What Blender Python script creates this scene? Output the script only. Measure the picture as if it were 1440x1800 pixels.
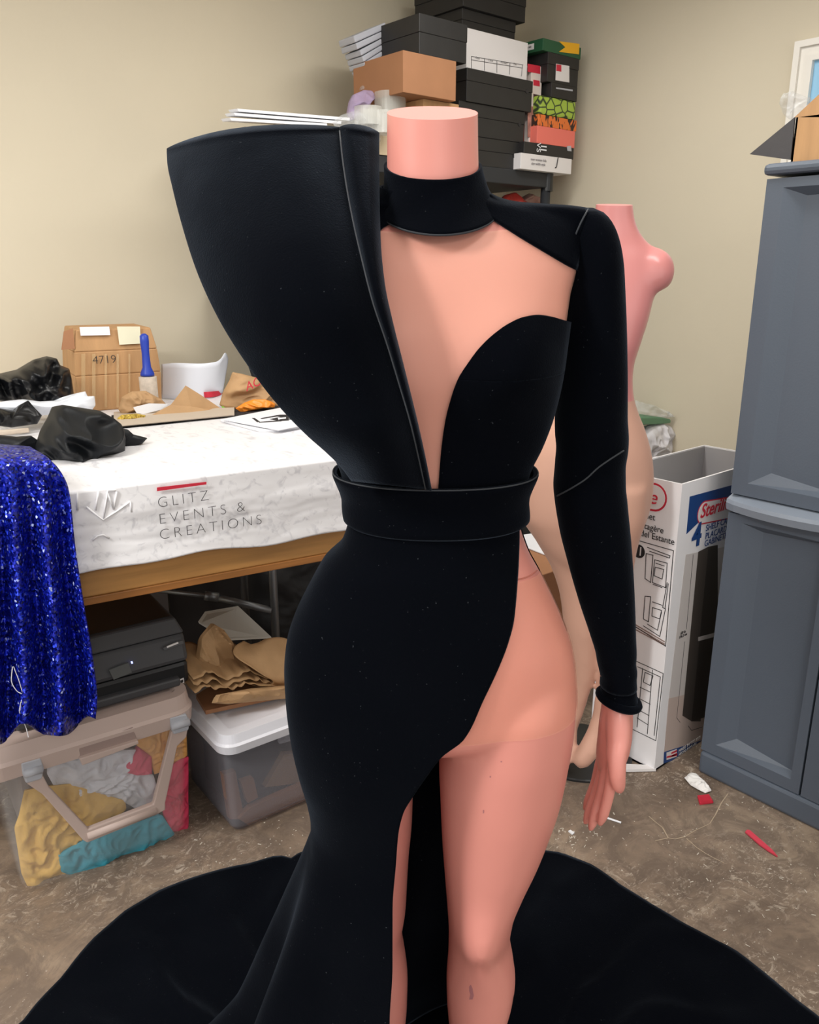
import bpy, bmesh, math, random
import numpy as np
from mathutils import Vector, Matrix, noise
from mathutils.bvhtree import BVHTree

for o in list(bpy.data.objects):
    bpy.data.objects.remove(o)
S = bpy.context.scene
COL = S.collection
random.seed(4)

# ------------------------------------------------------------------ camera
F = 1440.0
PITCH = math.radians(16.6)
CP, SP = math.cos(PITCH), math.sin(PITCH)
AZ = math.radians(49.5)            # room X axis is this far to the right of the view
SA, CA = math.sin(AZ), math.cos(AZ)
H = 1.50                           # eye height
cam_d = bpy.data.cameras.new('camera')
cam = bpy.data.objects.new('camera', cam_d)
COL.objects.link(cam)
S.camera = cam
cam_d.sensor_fit = 'VERTICAL'
cam_d.sensor_height = 36.0
cam_d.lens = 36.0 * F / 1800.0
cam_d.clip_start = 0.02
cam.location = (0, 0, H)
cam.rotation_euler = (math.radians(90) - PITCH, 0, AZ - math.radians(90))

# ------------------------------------------------------------------ light and exposure
S.view_settings.view_transform = 'Standard'
S.view_settings.look = 'None'
S.view_settings.gamma = 1.0
S.view_settings.use_curve_mapping = False
S.view_settings.exposure = 0.0
WORLD_STRENGTH = 1.15
world = bpy.data.worlds.new('room_ambient')
S.world = world
world.use_nodes = True
bg = world.node_tree.nodes['Background']
bg.inputs[0].default_value = (1.0, 0.985, 0.955, 1)
bg.inputs[1].default_value = WORLD_STRENGTH

def area(name, loc, sx, sy, power, color, rot=(0, 0, 0)):
    d = bpy.data.lights.new(name, 'AREA')
    d.shape = 'RECTANGLE'
    d.size, d.size_y, d.energy, d.color = sx, sy, power, color
    o = bpy.data.objects.new(name, d)
    COL.objects.link(o)
    o.location, o.rotation_euler = loc, rot
    return o
CEIL = 2.75
area('ceiling_tube_near', (0.45, 0.20, CEIL - .05), 1.2, .30, 6, (1.0, .985, .945))
area('added_fill_table', (0.30, 1.75, CEIL - .05), 1.2, .30, 10, (1.0, .985, .945))  # added ceiling light, lifts the dim walls near the table
area('added_fill_left', (-1.3, 1.15, CEIL - .05), 1.2, .30, 78, (1.0, .985, .945))  # fill light added to brighten surfaces facing left, mainly the white carton
area('ceiling_tube_right', (1.75, 0.55, CEIL - .05), .30, 1.2, 12, (1.0, .985, .945))
area('added_fill_corner', (1.95, 1.75, CEIL - .05), 1.2, .30, 20, (1.0, .985, .945))  # extra light added over the corner to brighten shelf and boxes
area('added_fill_rear', (-0.6, -1.8, CEIL - .05), 1.2, .30, 34, (1.0, .985, .945))  # unseen fill added behind the camera for the low front-facing surfaces

# ------------------------------------------------------------------ view geometry helpers
C0 = np.array([0.0, 0.0, H])
def W(x, y, z):                    # x right of the view, y forward, z up -> room coordinates
    return np.array([x * SA + y * CA, -x * CA + y * SA, z])
def ray_c(px, py):
    a, b = (px - 720) / F, (900 - py) / F
    return np.array([a, CP + b * SP, -SP + b * CP])
def ray(px, py):
    return W(*ray_c(px, py))
def on_u(px, py, u):
    r = ray(px, py); return C0 + r * (u / r[0])
def on_v(px, py, v):
    r = ray(px, py); return C0 + r * (v / r[1])
def on_z(px, py, z):
    r = ray(px, py); return C0 + r * ((z - H) / r[2])
def c_on_d(px, py, D):             # view-aligned coordinates at forward distance D
    r = ray_c(px, py); t = D / r[1]
    return np.array([r[0] * t, D, H + r[2] * t])
def proj_c(P):
    x, y, z = P[0], P[1], P[2] - H
    zc = y * CP - z * SP
    return 720 + F * x / zc, 900 - F * (y * SP + z * CP) / zc

class Frame:
    """upright plane through two points; s along, d away from the viewer, z up"""
    def __init__(s, P0, P1):
        s.o = np.array([P0[0], P0[1], 0.0])
        e = np.array([P1[0] - P0[0], P1[1] - P0[1], 0.0])
        s.len = np.linalg.norm(e)
        s.e1 = e / s.len
        s.e2 = np.array([-s.e1[1], s.e1[0], 0.0])
        if s.e2.dot(s.o) < 0: s.e2 = -s.e2
    def p(s, a, d, z): return s.o + s.e1 * a + s.e2 * d + np.array([0, 0, z])
    def at(s, px, py, d=0.0):      # point on the plane at depth d
        r = ray(px, py)
        t = (s.o.dot(s.e2) + d - C0.dot(s.e2)) / r.dot(s.e2)
        return C0 + r * t
    def sz(s, px, py, d=0.0):
        P = s.at(px, py, d); return (P - s.o).dot(s.e1), P[2]
    def dof(s, P): return (np.array(P) - s.o).dot(s.e2)
    def sof(s, P): return (np.array(P) - s.o).dot(s.e1)

def pchip(xs, ys):
    xs, ys = np.array(xs, float), np.array(ys, float)
    if xs[0] > xs[-1]: xs, ys = xs[::-1], ys[::-1]
    h = np.diff(xs); dl = np.diff(ys) / h
    m = np.zeros(len(xs)); m[0], m[-1] = dl[0], dl[-1]
    for i in range(1, len(xs) - 1):
        if dl[i - 1] * dl[i] > 0:
            w1, w2 = 2 * h[i] + h[i - 1], h[i] + 2 * h[i - 1]
            m[i] = (w1 + w2) / (w1 / dl[i - 1] + w2 / dl[i])
    def f(x):
        x = min(max(x, xs[0]), xs[-1])
        i = min(max(int(np.searchsorted(xs, x)) - 1, 0), len(h) - 1)
        t = (x - xs[i]) / h[i]
        return float((2*t**3 - 3*t*t + 1) * ys[i] + (t**3 - 2*t*t + t) * h[i] * m[i]
                     + (-2*t**3 + 3*t*t) * ys[i+1] + (t**3 - t*t) * h[i] * m[i+1])
    return f

def resample(pts, n, closed=False):
    P = np.array(pts, float)
    if closed: P = np.vstack([P, P[:1]])
    d = np.r_[0, np.cumsum(np.linalg.norm(np.diff(P, axis=0), axis=1))]
    t = np.linspace(0, d[-1], n + 1)[:-1] if closed else np.linspace(0, d[-1], n)
    return np.stack([np.interp(t, d, P[:, k]) for k in range(P.shape[1])], 1)

def smooth_curve(pts, n):
    P = np.array(pts, float)
    d = np.r_[0, np.cumsum(np.linalg.norm(np.diff(P, axis=0), axis=1))]
    fs = [pchip(d, P[:, k]) for k in range(P.shape[1])]
    return np.array([[g(t) for g in fs] for t in np.linspace(0, d[-1], n)])

# ------------------------------------------------------------------ mesh builder
class MB:
    def __init__(s): s.v, s.f = [], []
    def add(s, vs, fs):
        b = len(s.v)
        s.v += [tuple(float(q) for q in p) for p in vs]
        s.f += [tuple(b + i for i in f) for f in fs]
        return s
    def hexa(s, p):                # 4 bottom points then 4 top points
        return s.add(p, [(3,2,1,0), (4,5,6,7), (0,1,5,4), (1,2,6,5), (2,3,7,6), (3,0,4,7)])
    def box(s, x0, x1, y0, y1, z0, z1):
        return s.hexa([(x0,y0,z0), (x1,y0,z0), (x1,y1,z0), (x0,y1,z0), (x0,y0,z1), (x1,y0,z1), (x1,y1,z1), (x0,y1,z1)])
    def fbox(s, f, a0, a1, d0, d1, z0, z1):
        return s.hexa([f.p(a0,d0,z0), f.p(a1,d0,z0), f.p(a1,d1,z0), f.p(a0,d1,z0), f.p(a0,d0,z1), f.p(a1,d0,z1), f.p(a1,d1,z1), f.p(a0,d1,z1)])
    def loft(s, rings, caps=True, closed=True):
        n = len(rings[0]); vs = [p for r in rings for p in r]; fs = []
        for i in range(len(rings) - 1):
            for j in range(n if closed else n - 1):
                k = (j + 1) % n
                fs.append((i*n + j, i*n + k, (i+1)*n + k, (i+1)*n + j))
        if caps and closed:
            fs.append(tuple(range(n))[::-1]); m = (len(rings) - 1) * n
            fs.append(tuple(range(m, m + n)))
        return s.add(vs, fs)
    def grid(s, rows): return s.loft(rows, caps=False, closed=False)
    def tube(s, path, rad, n=12, caps=True):
        P = [Vector(p) for p in path]
        if not hasattr(rad, '__len__'): rad = [rad] * len(P)
        rings, up = [], None
        for i, p in enumerate(P):
            t = (P[min(i+1, len(P)-1)] - P[max(i-1, 0)]).normalized()
            if up is None:
                up = Vector((0, 0, 1)) if abs(t.z) < .9 else Vector((1, 0, 0))
            a = t.cross(up).normalized(); up = a.cross(t).normalized()
            rings.append([p + a * math.cos(q) * rad[i] + up * math.sin(q) * rad[i] for q in (2*math.pi*k/n for k in range(n))])
        return s.loft(rings, caps)
    def prism(s, poly, vec):
        n = len(poly); vec = np.array(vec)
        a = [np.array(p) for p in poly]
        fs = [tuple(range(n))[::-1], tuple(range(n, 2*n))] + [(i, (i+1) % n, n + (i+1) % n, n + i) for i in range(n)]
        return s.add(a + [p + vec for p in a], fs)
    def lathe(s, base, prof, n=24):
        return s.loft([[(base[0] + r*math.cos(q), base[1] + r*math.sin(q), base[2] + z) for q in (2*math.pi*k/n for k in range(n))] for r, z in prof])

def base_of(root):
    off = np.zeros(3)
    while root is not None:
        off = off + np.array(root.location); root = root.parent
    return off
def mesh_obj(name, mb, m, root=None, smooth=False, bevel=0, solid=0, auto=None):
    me = bpy.data.meshes.new(name)
    off = base_of(root)
    me.from_pydata([tuple(np.array(p) - off) for p in mb.v], [], mb.f)
    bm = bmesh.new(); bm.from_mesh(me)
    bmesh.ops.recalc_face_normals(bm, faces=bm.faces)
    bm.to_mesh(me); bm.free()
    if smooth: me.polygons.foreach_set('use_smooth', [True] * len(me.polygons))
    if m: me.materials.append(m)
    o = bpy.data.objects.new(name, me)
    COL.objects.link(o)
    if root is not None: o.parent = root
    if solid:
        q = o.modifiers.new('solid', 'SOLIDIFY'); q.thickness = solid; q.offset = 0
    if bevel:
        q = o.modifiers.new('bevel', 'BEVEL'); q.width = bevel; q.segments = 2; q.limit_method = 'ANGLE'
        q.angle_limit = math.radians(40)
        me.polygons.foreach_set('use_smooth', [False] * len(me.polygons))
    return o
def thing(name, label, cat, loc, group=None):
    o = bpy.data.objects.new(name, None)
    o.empty_display_size = .05
    COL.objects.link(o)
    o.location = [float(q) for q in loc]
    o['label'], o['category'] = label, cat
    if group: o['group'] = group
    return o
def tag(o, label, cat, group=None):
    o['label'], o['category'] = label, cat
    if group: o['group'] = group
    return o
def single(name, label, cat, mb, m, group=None, **k):   # one-mesh thing with its origin at its base
    V = np.array(mb.v); b = V.mean(0); b[2] = V[:, 2].min()
    o = mesh_obj(name, mb, m, None, **k)
    for v in o.data.vertices: v.co -= Vector(b)
    o.location = b
    return tag(o, label, cat, group)
def struct(name, mb, m, root=None, **k):
    o = mesh_obj(name, mb, m, root, **k)
    o['kind'] = 'structure'
    return o
def text(name, body, P, e1, up, size, m, root, spacing=1.0, align='LEFT', thin=0, shear=0, lift=.0012, word=1.0, sx=1.0, width=None):
    """flat lettering as one mesh, standing just off a surface; `width` stretches the line to that length"""
    cu = bpy.data.curves.new(name, 'FONT')
    cu.body, cu.size, cu.space_character, cu.align_x = body, size, spacing, align
    cu.offset, cu.shear, cu.extrude, cu.space_word = thin, shear, .0004, word
    t = bpy.data.objects.new('t', cu); COL.objects.link(t)
    dg = bpy.context.evaluated_depsgraph_get(); dg.update()
    me = bpy.data.meshes.new_from_object(t.evaluated_get(dg)); me.name = name
    bpy.data.objects.remove(t); bpy.data.curves.remove(cu)
    x = Vector(e1).normalized(); z = x.cross(Vector(up)).normalized(); y = z.cross(x).normalized()
    M = Matrix((x, y, z)).transposed().to_4x4()
    M.translation = Vector(P) - Vector(base_of(root)) + z*lift
    if width:
        w = max(v.co.x for v in me.vertices) - min(v.co.x for v in me.vertices); sx = width/max(w, 1e-4)
    me.transform(M @ Matrix.Diagonal((sx, 1, 1, 1)))
    me.materials.clear(); me.materials.append(m)
    o = bpy.data.objects.new(name, me); COL.objects.link(o)
    if root is not None: o.parent = root
    return o

# ------------------------------------------------------------------ materials
def lin(c):
    return tuple((q/255/12.92 if q/255 <= .04045 else ((q/255 + .055)/1.055)**2.4) for q in c)
def mat(name, rgb, rough=.6, metal=0, spec=.5, var=0, scale=8, bump=0, bscale=40, sheen=0, sheen_tint=(1,1,1), sheen_rough=.4, coat=0, alpha=1, emit=0, stretch=None, detail=5, trans=0):
    m = bpy.data.materials.new(name); m.use_nodes = True
    nt = m.node_tree; N, L = nt.nodes, nt.links
    b = N['Principled BSDF']
    c = lin(rgb)
    b.inputs['Base Color'].default_value = (*c, 1)
    b.inputs['Roughness'].default_value = rough
    b.inputs['Metallic'].default_value = metal
    b.inputs['Specular IOR Level'].default_value = spec
    b.inputs['Alpha'].default_value = alpha
    if sheen:
        b.inputs['Sheen Weight'].default_value = sheen
        b.inputs['Sheen Roughness'].default_value = sheen_rough
        b.inputs['Sheen Tint'].default_value = (*sheen_tint, 1)
    if coat:
        b.inputs['Coat Weight'].default_value = coat; b.inputs['Coat Roughness'].default_value = .15
    if emit:
        b.inputs['Emission Color'].default_value = (*c, 1); b.inputs['Emission Strength'].default_value = emit
    if trans: b.inputs['Transmission Weight'].default_value = trans
    if var or bump:
        tc = N.new('ShaderNodeTexCoord')
        mp = N.new('ShaderNodeMapping'); L.new(tc.outputs['Object'], mp.inputs[0])
        if stretch: mp.inputs['Scale'].default_value = stretch
    if var:
        n = N.new('ShaderNodeTexNoise'); n.inputs['Scale'].default_value = scale; n.inputs['Detail'].default_value = detail
        L.new(mp.outputs[0], n.inputs['Vector'])
        r = N.new('ShaderNodeValToRGB')
        r.color_ramp.elements[0].position, r.color_ramp.elements[1].position = .3, .7
        r.color_ramp.elements[0].color = (*[q*(1-var) for q in c], 1)
        r.color_ramp.elements[1].color = (*[min(1, q*(1+var)) for q in c], 1)
        L.new(n.outputs[0], r.inputs[0]); L.new(r.outputs[0], b.inputs['Base Color'])
    if bump:
        n2 = N.new('ShaderNodeTexNoise'); n2.inputs['Scale'].default_value = bscale; n2.inputs['Detail'].default_value = 6
        L.new(mp.outputs[0], n2.inputs['Vector'])
        bp = N.new('ShaderNodeBump'); bp.inputs['Strength'].default_value = bump; bp.inputs['Distance'].default_value = .01
        L.new(n2.outputs[0], bp.inputs['Height']); L.new(bp.outputs[0], b.inputs['Normal'])
    return m
def clear_mat(name, rgb, amount, rough=.2, tint=(1,1,1), bump=0, bscale=30):
    """clear plastic film: light passes straight through apart from `amount`, which is its milky, shiny surface"""
    m = mat(name, rgb, rough, bump=bump, bscale=bscale); nt = m.node_tree; N, L = nt.nodes, nt.links
    b = N['Principled BSDF']; out = N['Material Output']
    t = N.new('ShaderNodeBsdfTransparent'); t.inputs[0].default_value = (*tint, 1)
    mx = N.new('ShaderNodeMixShader'); mx.inputs[0].default_value = amount
    L.new(t.outputs[0], mx.inputs[1]); L.new(b.outputs[0], mx.inputs[2]); L.new(mx.outputs[0], out.inputs[0])
    return m

M_wall = mat('painted_wall', (214, 204, 182), .75, var=.03, scale=1.3, bump=.04, bscale=60)
M_ceiling = mat('ceiling_paint', (225, 220, 208), .9)
M_black_box = mat('black_card', (35, 34, 34), .5, var=.12, scale=20)
M_black_gloss = mat('black_plastic', (30, 31, 33), .35)
M_black_matte = mat('dark_plastic', (40, 42, 46), .6)
M_white_card = mat('white_card', (226, 222, 222), .6)
M_kraft = mat('kraft_paper', (176, 140, 100), .75, var=.1, scale=14, bump=.25, bscale=25)
M_kraft_dark = mat('kraft_card', (160, 112, 78), .7, var=.06, scale=9)
M_carton_brown = mat('corrugated_card', (184, 142, 98), .7, var=.1, scale=6, bump=.15, bscale=12, stretch=(6, 6, .6))
M_paper = mat('white_paper', (232, 233, 238), .6)
M_wood = mat('table_wood', (176, 128, 72), .5, var=.16, scale=7, stretch=(.6, .6, 9))
M_wood_edge = mat('table_wood_edge', (150, 98, 48), .5, var=.2, scale=7, stretch=(.6, .6, 9))
M_steel = mat('grey_tube', (120, 122, 124), .4, metal=.7)
M_cabinet = mat('grey_resin', (84, 93, 106), .45, bump=.05, bscale=200)
M_cabinet_light = mat('light_grey_resin', (132, 141, 154), .42, bump=.05, bscale=200)
M_dark_gap = mat('dark_seam', (24, 26, 30), .8)
M_ink = mat('black_ink', (38, 36, 38), .7)
M_red = mat('red_print', (200, 40, 62), .55)
M_blue = mat('blue_print', (24, 66, 128), .5)
M_pink_card = mat('coral_card', (232, 118, 104), .6)
M_taupe = mat('taupe_plastic', (188, 168, 160), .45)
M_taupe_dark = mat('taupe_plastic_dark', (150, 130, 124), .45)
M_grey_bracket = mat('grey_bracket', (176, 178, 186), .4)

# ------------------------------------------------------------------ the room
WV, WU = 3.12, 3.32                # back wall plane and right wall plane
X0, Y0 = -2.2, -2.6
def floor_material():
    m = bpy.data.materials.new('stained_concrete'); m.use_nodes = True
    nt = m.node_tree; N, L = nt.nodes, nt.links; b = N['Principled BSDF']
    tc = N.new('ShaderNodeTexCoord')
    def nz(scale, detail, rough=.6, dist=0):
        n = N.new('ShaderNodeTexNoise'); n.inputs['Scale'].default_value = scale; n.inputs['Detail'].default_value = detail
        n.inputs['Roughness'].default_value = rough; n.inputs['Distortion'].default_value = dist
        L.new(tc.outputs['Object'], n.inputs['Vector']); return n
    def ramp(src, stops):
        r = N.new('ShaderNodeValToRGB')
        while len(r.color_ramp.elements) < len(stops): r.color_ramp.elements.new(.5)
        for e, (p, c) in zip(r.color_ramp.elements, stops): e.position, e.color = p, (*lin(c), 1)
        L.new(src, r.inputs[0]); return r
    def mix(fac, a, c2, k=1.0):
        x = N.new('ShaderNodeMix'); x.data_type = 'RGBA'
        if k != 1.0:
            q = N.new('ShaderNodeMath'); q.operation = 'MULTIPLY'; q.inputs[1].default_value = k; L.new(fac, q.inputs[0]); fac = q.outputs[0]
        L.new(fac, x.inputs['Factor']); L.new(a, x.inputs['A'])
        if isinstance(c2, tuple): x.inputs['B'].default_value = (*lin(c2), 1)
        else: L.new(c2, x.inputs['B'])
        return x.outputs['Result']
    base = ramp(nz(3.2, 8, .65, .6).outputs[0], [(.3, (98, 84, 72)), (.5, (134, 116, 100)), (.72, (164, 146, 126))])
    dark = ramp(nz(9, 9, .7, 1.2).outputs[0], [(.42, (0, 0, 0)), (.56, (255, 255, 255))])
    c = mix(dark.outputs[0], base.outputs[0], (94, 80, 70), .6)
    sc = ramp(nz(20, 10, .75, 2.2).outputs[0], [(.545, (0, 0, 0)), (.60, (255, 255, 255))])
    msk = ramp(nz(2.3, 3).outputs[0], [(.42, (0, 0, 0)), (.6, (255, 255, 255))])
    mu = N.new('ShaderNodeMath'); mu.operation = 'MULTIPLY'; L.new(sc.outputs[0], mu.inputs[0]); L.new(msk.outputs[0], mu.inputs[1])
    c = mix(mu.outputs[0], c, (190, 176, 160), .75)
    fl = ramp(nz(110, 4, .55).outputs[0], [(.665, (0, 0, 0)), (.70, (255, 255, 255))])
    c = mix(fl.outputs[0], c, (198, 188, 176), .6)
    mp2 = N.new('ShaderNodeMapping'); mp2.inputs['Scale'].default_value = (1, 3.4, 1); mp2.inputs['Rotation'].default_value = (0, 0, .9); L.new(tc.outputs['Object'], mp2.inputs[0])
    n3 = nz(34, 7, .7, 1.4); L.new(mp2.outputs[0], n3.inputs['Vector'])
    s3 = ramp(n3.outputs[0], [(.575, (0, 0, 0)), (.615, (255, 255, 255))])
    m3 = N.new('ShaderNodeMath'); m3.operation = 'MULTIPLY'; L.new(s3.outputs[0], m3.inputs[0]); L.new(msk.outputs[0], m3.inputs[1])
    c = mix(m3.outputs[0], c, (182, 166, 150), .6)
    L.new(c, b.inputs['Base Color'])
    rr = N.new('ShaderNodeMapRange'); rr.inputs['To Min'].default_value = .45; rr.inputs['To Max'].default_value = .8
    L.new(dark.outputs[0], rr.inputs[0]); L.new(rr.outputs[0], b.inputs['Roughness'])
    bp = N.new('ShaderNodeBump'); bp.inputs['Strength'].default_value = .15; bp.inputs['Distance'].default_value = .01
    L.new(sc.outputs[0], bp.inputs['Height']); L.new(bp.outputs[0], b.inputs['Normal'])
    return m
fl = struct('floor', MB().box(X0, WU + .15, Y0, WV + .15, -.1, 0), floor_material())
struct('wall_back', MB().box(X0, WU, WV, WV + .12, 0, CEIL), M_wall)
struct('wall_right', MB().box(WU, WU + .12, Y0, WV + .12, 0, CEIL), M_wall)
struct('ceiling', MB().box(X0, WU + .12, Y0, WV + .12, CEIL, CEIL + .1), M_ceiling)
M_crack = mat('pale_crack', (176, 158, 136), .8)
cr = MB()
for pts in ([(1152,1478),(1175,1473),(1187,1475),(1204,1471),(1222,1460),(1248,1448),(1258,1432),(1268,1412),(1280,1395)], [(1175,1473),(1165,1455),(1150,1443),(1141,1435)], [(1207,1474),(1225,1490),(1245,1503),(1273,1517)]):
    P = [on_z(x, y, .0006) for x, y in pts]
    for a, c in zip(P[:-1], P[1:]):
        d = c - a; n = np.array([-d[1], d[0], 0]) / (np.linalg.norm(d) + 1e-9) * random.uniform(.0008, .0018)
        cr.prism([a - n, c - n, c + n, a + n], (0, 0, .0006))
o = struct('crack', cr, M_crack, fl)

# ------------------------------------------------------------------ mannequin wearing the gown
M_skin = mat('mannequin_pink', (215, 141, 130), .38, var=.015, scale=5, coat=.12)
M_skin2 = mat('rear_mannequin_pink', (212, 138, 136), .3, coat=.2)
M_beige = mat('beige_stocking', (202, 156, 136), .65, sheen=.15)
M_sheer = clear_mat('nude_net', (236, 178, 156), .5, .55)
M_sheer_hip = clear_mat('nude_net_hip', (240, 172, 146), .35, .8)

def velvet(name='black_velvet', lo=.05, hi=.14):
    m = bpy.data.materials.new(name); m.use_nodes = True
    nt = m.node_tree; N, L = nt.nodes, nt.links; b = N['Principled BSDF']
    b.inputs['Base Color'].default_value = (.0017, .0022, .0038, 1)
    b.inputs['Roughness'].default_value = .9
    b.inputs['Specular IOR Level'].default_value = .02
    b.inputs['Sheen Roughness'].default_value = .38
    b.inputs['Sheen Tint'].default_value = (.55, .68, .9, 1)
    tc = N.new('ShaderNodeTexCoord')
    n = N.new('ShaderNodeTexNoise'); n.inputs['Scale'].default_value = 6; n.inputs['Detail'].default_value = 6
    L.new(tc.outputs['Object'], n.inputs['Vector'])
    r = N.new('ShaderNodeMapRange'); r.inputs['From Min'].default_value = .35; r.inputs['From Max'].default_value = .7
    r.inputs['To Min'].default_value = lo; r.inputs['To Max'].default_value = hi
    L.new(n.outputs[0], r.inputs[0]); L.new(r.outputs[0], b.inputs['Sheen Weight'])
    n2 = N.new('ShaderNodeTexNoise'); n2.inputs['Scale'].default_value = 420; n2.inputs['Detail'].default_value = 2
    L.new(tc.outputs['Object'], n2.inputs['Vector'])
    # lint caught in the pile
    v = N.new('ShaderNodeTexNoise'); v.inputs['Scale'].default_value = 260; v.inputs['Detail'].default_value = 1
    L.new(tc.outputs['Object'], v.inputs['Vector'])
    q = N.new('ShaderNodeValToRGB'); q.color_ramp.elements[0].position = .76; q.color_ramp.elements[1].position = .81
    q.color_ramp.elements[0].color = (.0017, .0022, .0038, 1); q.color_ramp.elements[1].color = (.03, .034, .04, 1)
    L.new(v.outputs[0], q.inputs[0]); L.new(q.outputs[0], b.inputs['Base Color'])
    bp = N.new('ShaderNodeBump'); bp.inputs['Strength'].default_value = .25; bp.inputs['Distance'].default_value = .002
    L.new(n2.outputs[0], bp.inputs['Height']); L.new(bp.outputs[0], b.inputs['Normal'])
    return m
M_velvet = velvet()
M_velvet_wing = velvet('lit_wing_velvet', .09, .27)  # same velvet, sheen raised to stand in for light on the wing
M_piping = mat('velvet_edge', (46, 50, 56), .8)

D = 1.085
CX = c_on_d(762, 700, D)[0]
def rows_to_fn(rows, D, extra=None):
    Z, cx, hw, fd, bd, tl = [], [], [], [], [], []
    for r in rows:
        y, xl, xr, f_, b_ = r[:5]
        A, B = c_on_d(xl, y, D), c_on_d(xr, y, D)
        Z.append(A[2]); cx.append((A[0] + B[0])/2); hw.append((B[0] - A[0])/2); fd.append(f_); bd.append(b_); tl.append(r[5] if len(r) > 5 else 0)
    for e in (extra or []):        # (z, cx, hw, fd, bd)
        Z.append(e[0]); cx.append(e[1]); hw.append(e[2]); fd.append(e[3]); bd.append(e[4]); tl.append(0)
    return [pchip(Z, q) for q in (cx, hw, fd, bd, tl)], Z

TORSO = [(150,680,840,.056,.056,.017), (250,680,841,.056,.056,.016), (300,680,842,.057,.058,.014), (335,675,847,.056,.064,.010), (352,660,866,.052,.072,.006),
         (364,606,926,.046,.080,.002), (373,552,980,.040,.084), (386,520,1012,.046,.088), (410,508,1022,.062,.094), (450,510,1018,.080,.1), (520,530,998,.098,.1), (600,540,985,.106,.096), (650,545,978,.106,.092),
         (720,563,964,.102,.086), (780,588,943,.096,.08), (830,610,920,.092,.078), (880,619,911,.090,.08), (910,622,912,.092,.083), (950,604,922,.098,.09), (985,570,938,.104,.098),
         (1030,545,962,.108,.108), (1080,522,985,.112,.118), (1130,508,1003,.115,.126), (1180,505,1010,.116,.13), (1230,507,1012,.116,.13), (1300,519,1006,.114,.124), (1350,530,996,.110,.116)]
(t_cx, t_hw, t_fd, t_bd, t_tl), TZ = rows_to_fn(TORSO, D)
def zrow(py, D_=None): return c_on_d(760, py, D_ or D)[2]
BR = [(c_on_d(918, 648, D - .12), .040), (c_on_d(608, 648, D - .12), .022)]
def bumps(x, z):
    b = 0
    for P, A in BR:
        dz = z - P[2]
        b += A * math.exp(-((x - P[0])**2)/(2*.050**2) - dz*dz/(2*(.055 if dz > 0 else .042)**2))
    return b
def superpt(cx, hw, fd, bd, tl, z, th, Dc, n=2.25, off=0):
    c, s = math.cos(th), math.sin(th)
    r = (abs(c)**n + abs(s)**n)**(-1/n)
    return np.array([cx + (hw + off)*c*r, Dc - ((fd if s > 0 else bd) + off)*s*r, z - tl*s*r])
t_n = pchip([zrow(q) for q in (300, 350, 375, 400, 470, 540)], [2.05, 1.7, 1.5, 1.6, 2.0, 2.25])
def torso_pt(z, th, off=0):
    p = superpt(t_cx(z), t_hw(z), t_fd(z), t_bd(z), t_tl(z), z, th, D, t_n(z), off)
    s = math.sin(th)
    if s > 0: p[1] -= bumps(p[0], z) * min(1, s*2.2)
    return p

def solid_body(name, builders, m, root, voxel=.006, it=8, clip=None):
    """one continuous surface from overlapping closed lofts"""
    mb = MB()
    for b in builders: mb.add(b.v, b.f)
    me = bpy.data.meshes.new('tmp'); me.from_pydata(mb.v, [], mb.f)
    bm = bmesh.new(); bm.from_mesh(me); bmesh.ops.recalc_face_normals(bm, faces=bm.faces); bm.to_mesh(me); bm.free()
    t = bpy.data.objects.new('tmp', me); COL.objects.link(t)
    q = t.modifiers.new('r', 'REMESH'); q.mode = 'VOXEL'; q.voxel_size = voxel; q.adaptivity = 0
    q = t.modifiers.new('s', 'SMOOTH'); q.factor = .5; q.iterations = it
    dg = bpy.context.evaluated_depsgraph_get(); dg.update()
    ev = bpy.data.meshes.new_from_object(t.evaluated_get(dg))
    bpy.data.objects.remove(t)
    v = np.empty(len(ev.vertices)*3); ev.vertices.foreach_get('co', v); v = v.reshape(-1, 3)
    out = MB(); out.v = [tuple(p) for p in v]; out.f = [tuple(p.vertices) for p in ev.polygons]
    bpy.data.meshes.remove(ev)
    return out

def wmb(mb): # view-aligned -> room
    mb.v = [tuple(W(*p)) for p in mb.v]; return mb

TH = [2*math.pi*k/96 for k in range(96)]
torso = MB()
zs = np.linspace(max(TZ), zrow(1230), 110)
rings = [[torso_pt(z, t) for t in TH] for z in zs]
for k in range(1, 13):              # close below between the thighs
    q = k/12; z = zrow(1230 + 60*q)
    rings.append([superpt(t_cx(z) - .012*q, t_hw(z)*(1 - .55*q*q) - .004, t_fd(z)*(1 - .45*q*q), t_bd(z)*(1 - .4*q*q), 0, z, t, D) for t in TH])
torso.loft(rings)

def leg(rows, Dl, extra, knee=None):
    fn, Z = rows_to_fn(rows, Dl, extra)
    mb = MB(); rs = []
    for z in np.linspace(max(Z), min(Z), 120):
        ring = []
        for t in TH[::2]:
            p = superpt(fn[0](z), fn[1](z), fn[2](z), fn[3](z), 0, z, t, Dl, 2.05)
            if knee is not None and math.sin(t) > 0:
                p[1] -= .024*math.exp(-((p[0] - knee[0])/.045)**2 - ((z - knee[1])/(.06 if z > knee[1] else .036))**2)*math.sin(t)
            ring.append(p)
        rs.append(ring)
    mb.loft(rs); return mb
RLEG = [(1130,800,996,.070,.09), (1180,790,1007,.095,.11), (1230,784,1010,.108,.12), (1290,776,1005,.108,.122), (1340,772,996,.105,.118), (1400,774,983,.1,.11), (1450,776,966,.094,.1), (1500,779,946,.088,.094), (1550,783,922,.08,.086),
        (1600,787,902,.072,.076), (1640,789,896,.066,.07), (1680,788,902,.058,.074), (1720,785,906,.052,.080), (1760,786,900,.05,.082), (1800,789,889,.048,.082)]
kz = c_on_d(838, 1655, D - .06)
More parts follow.
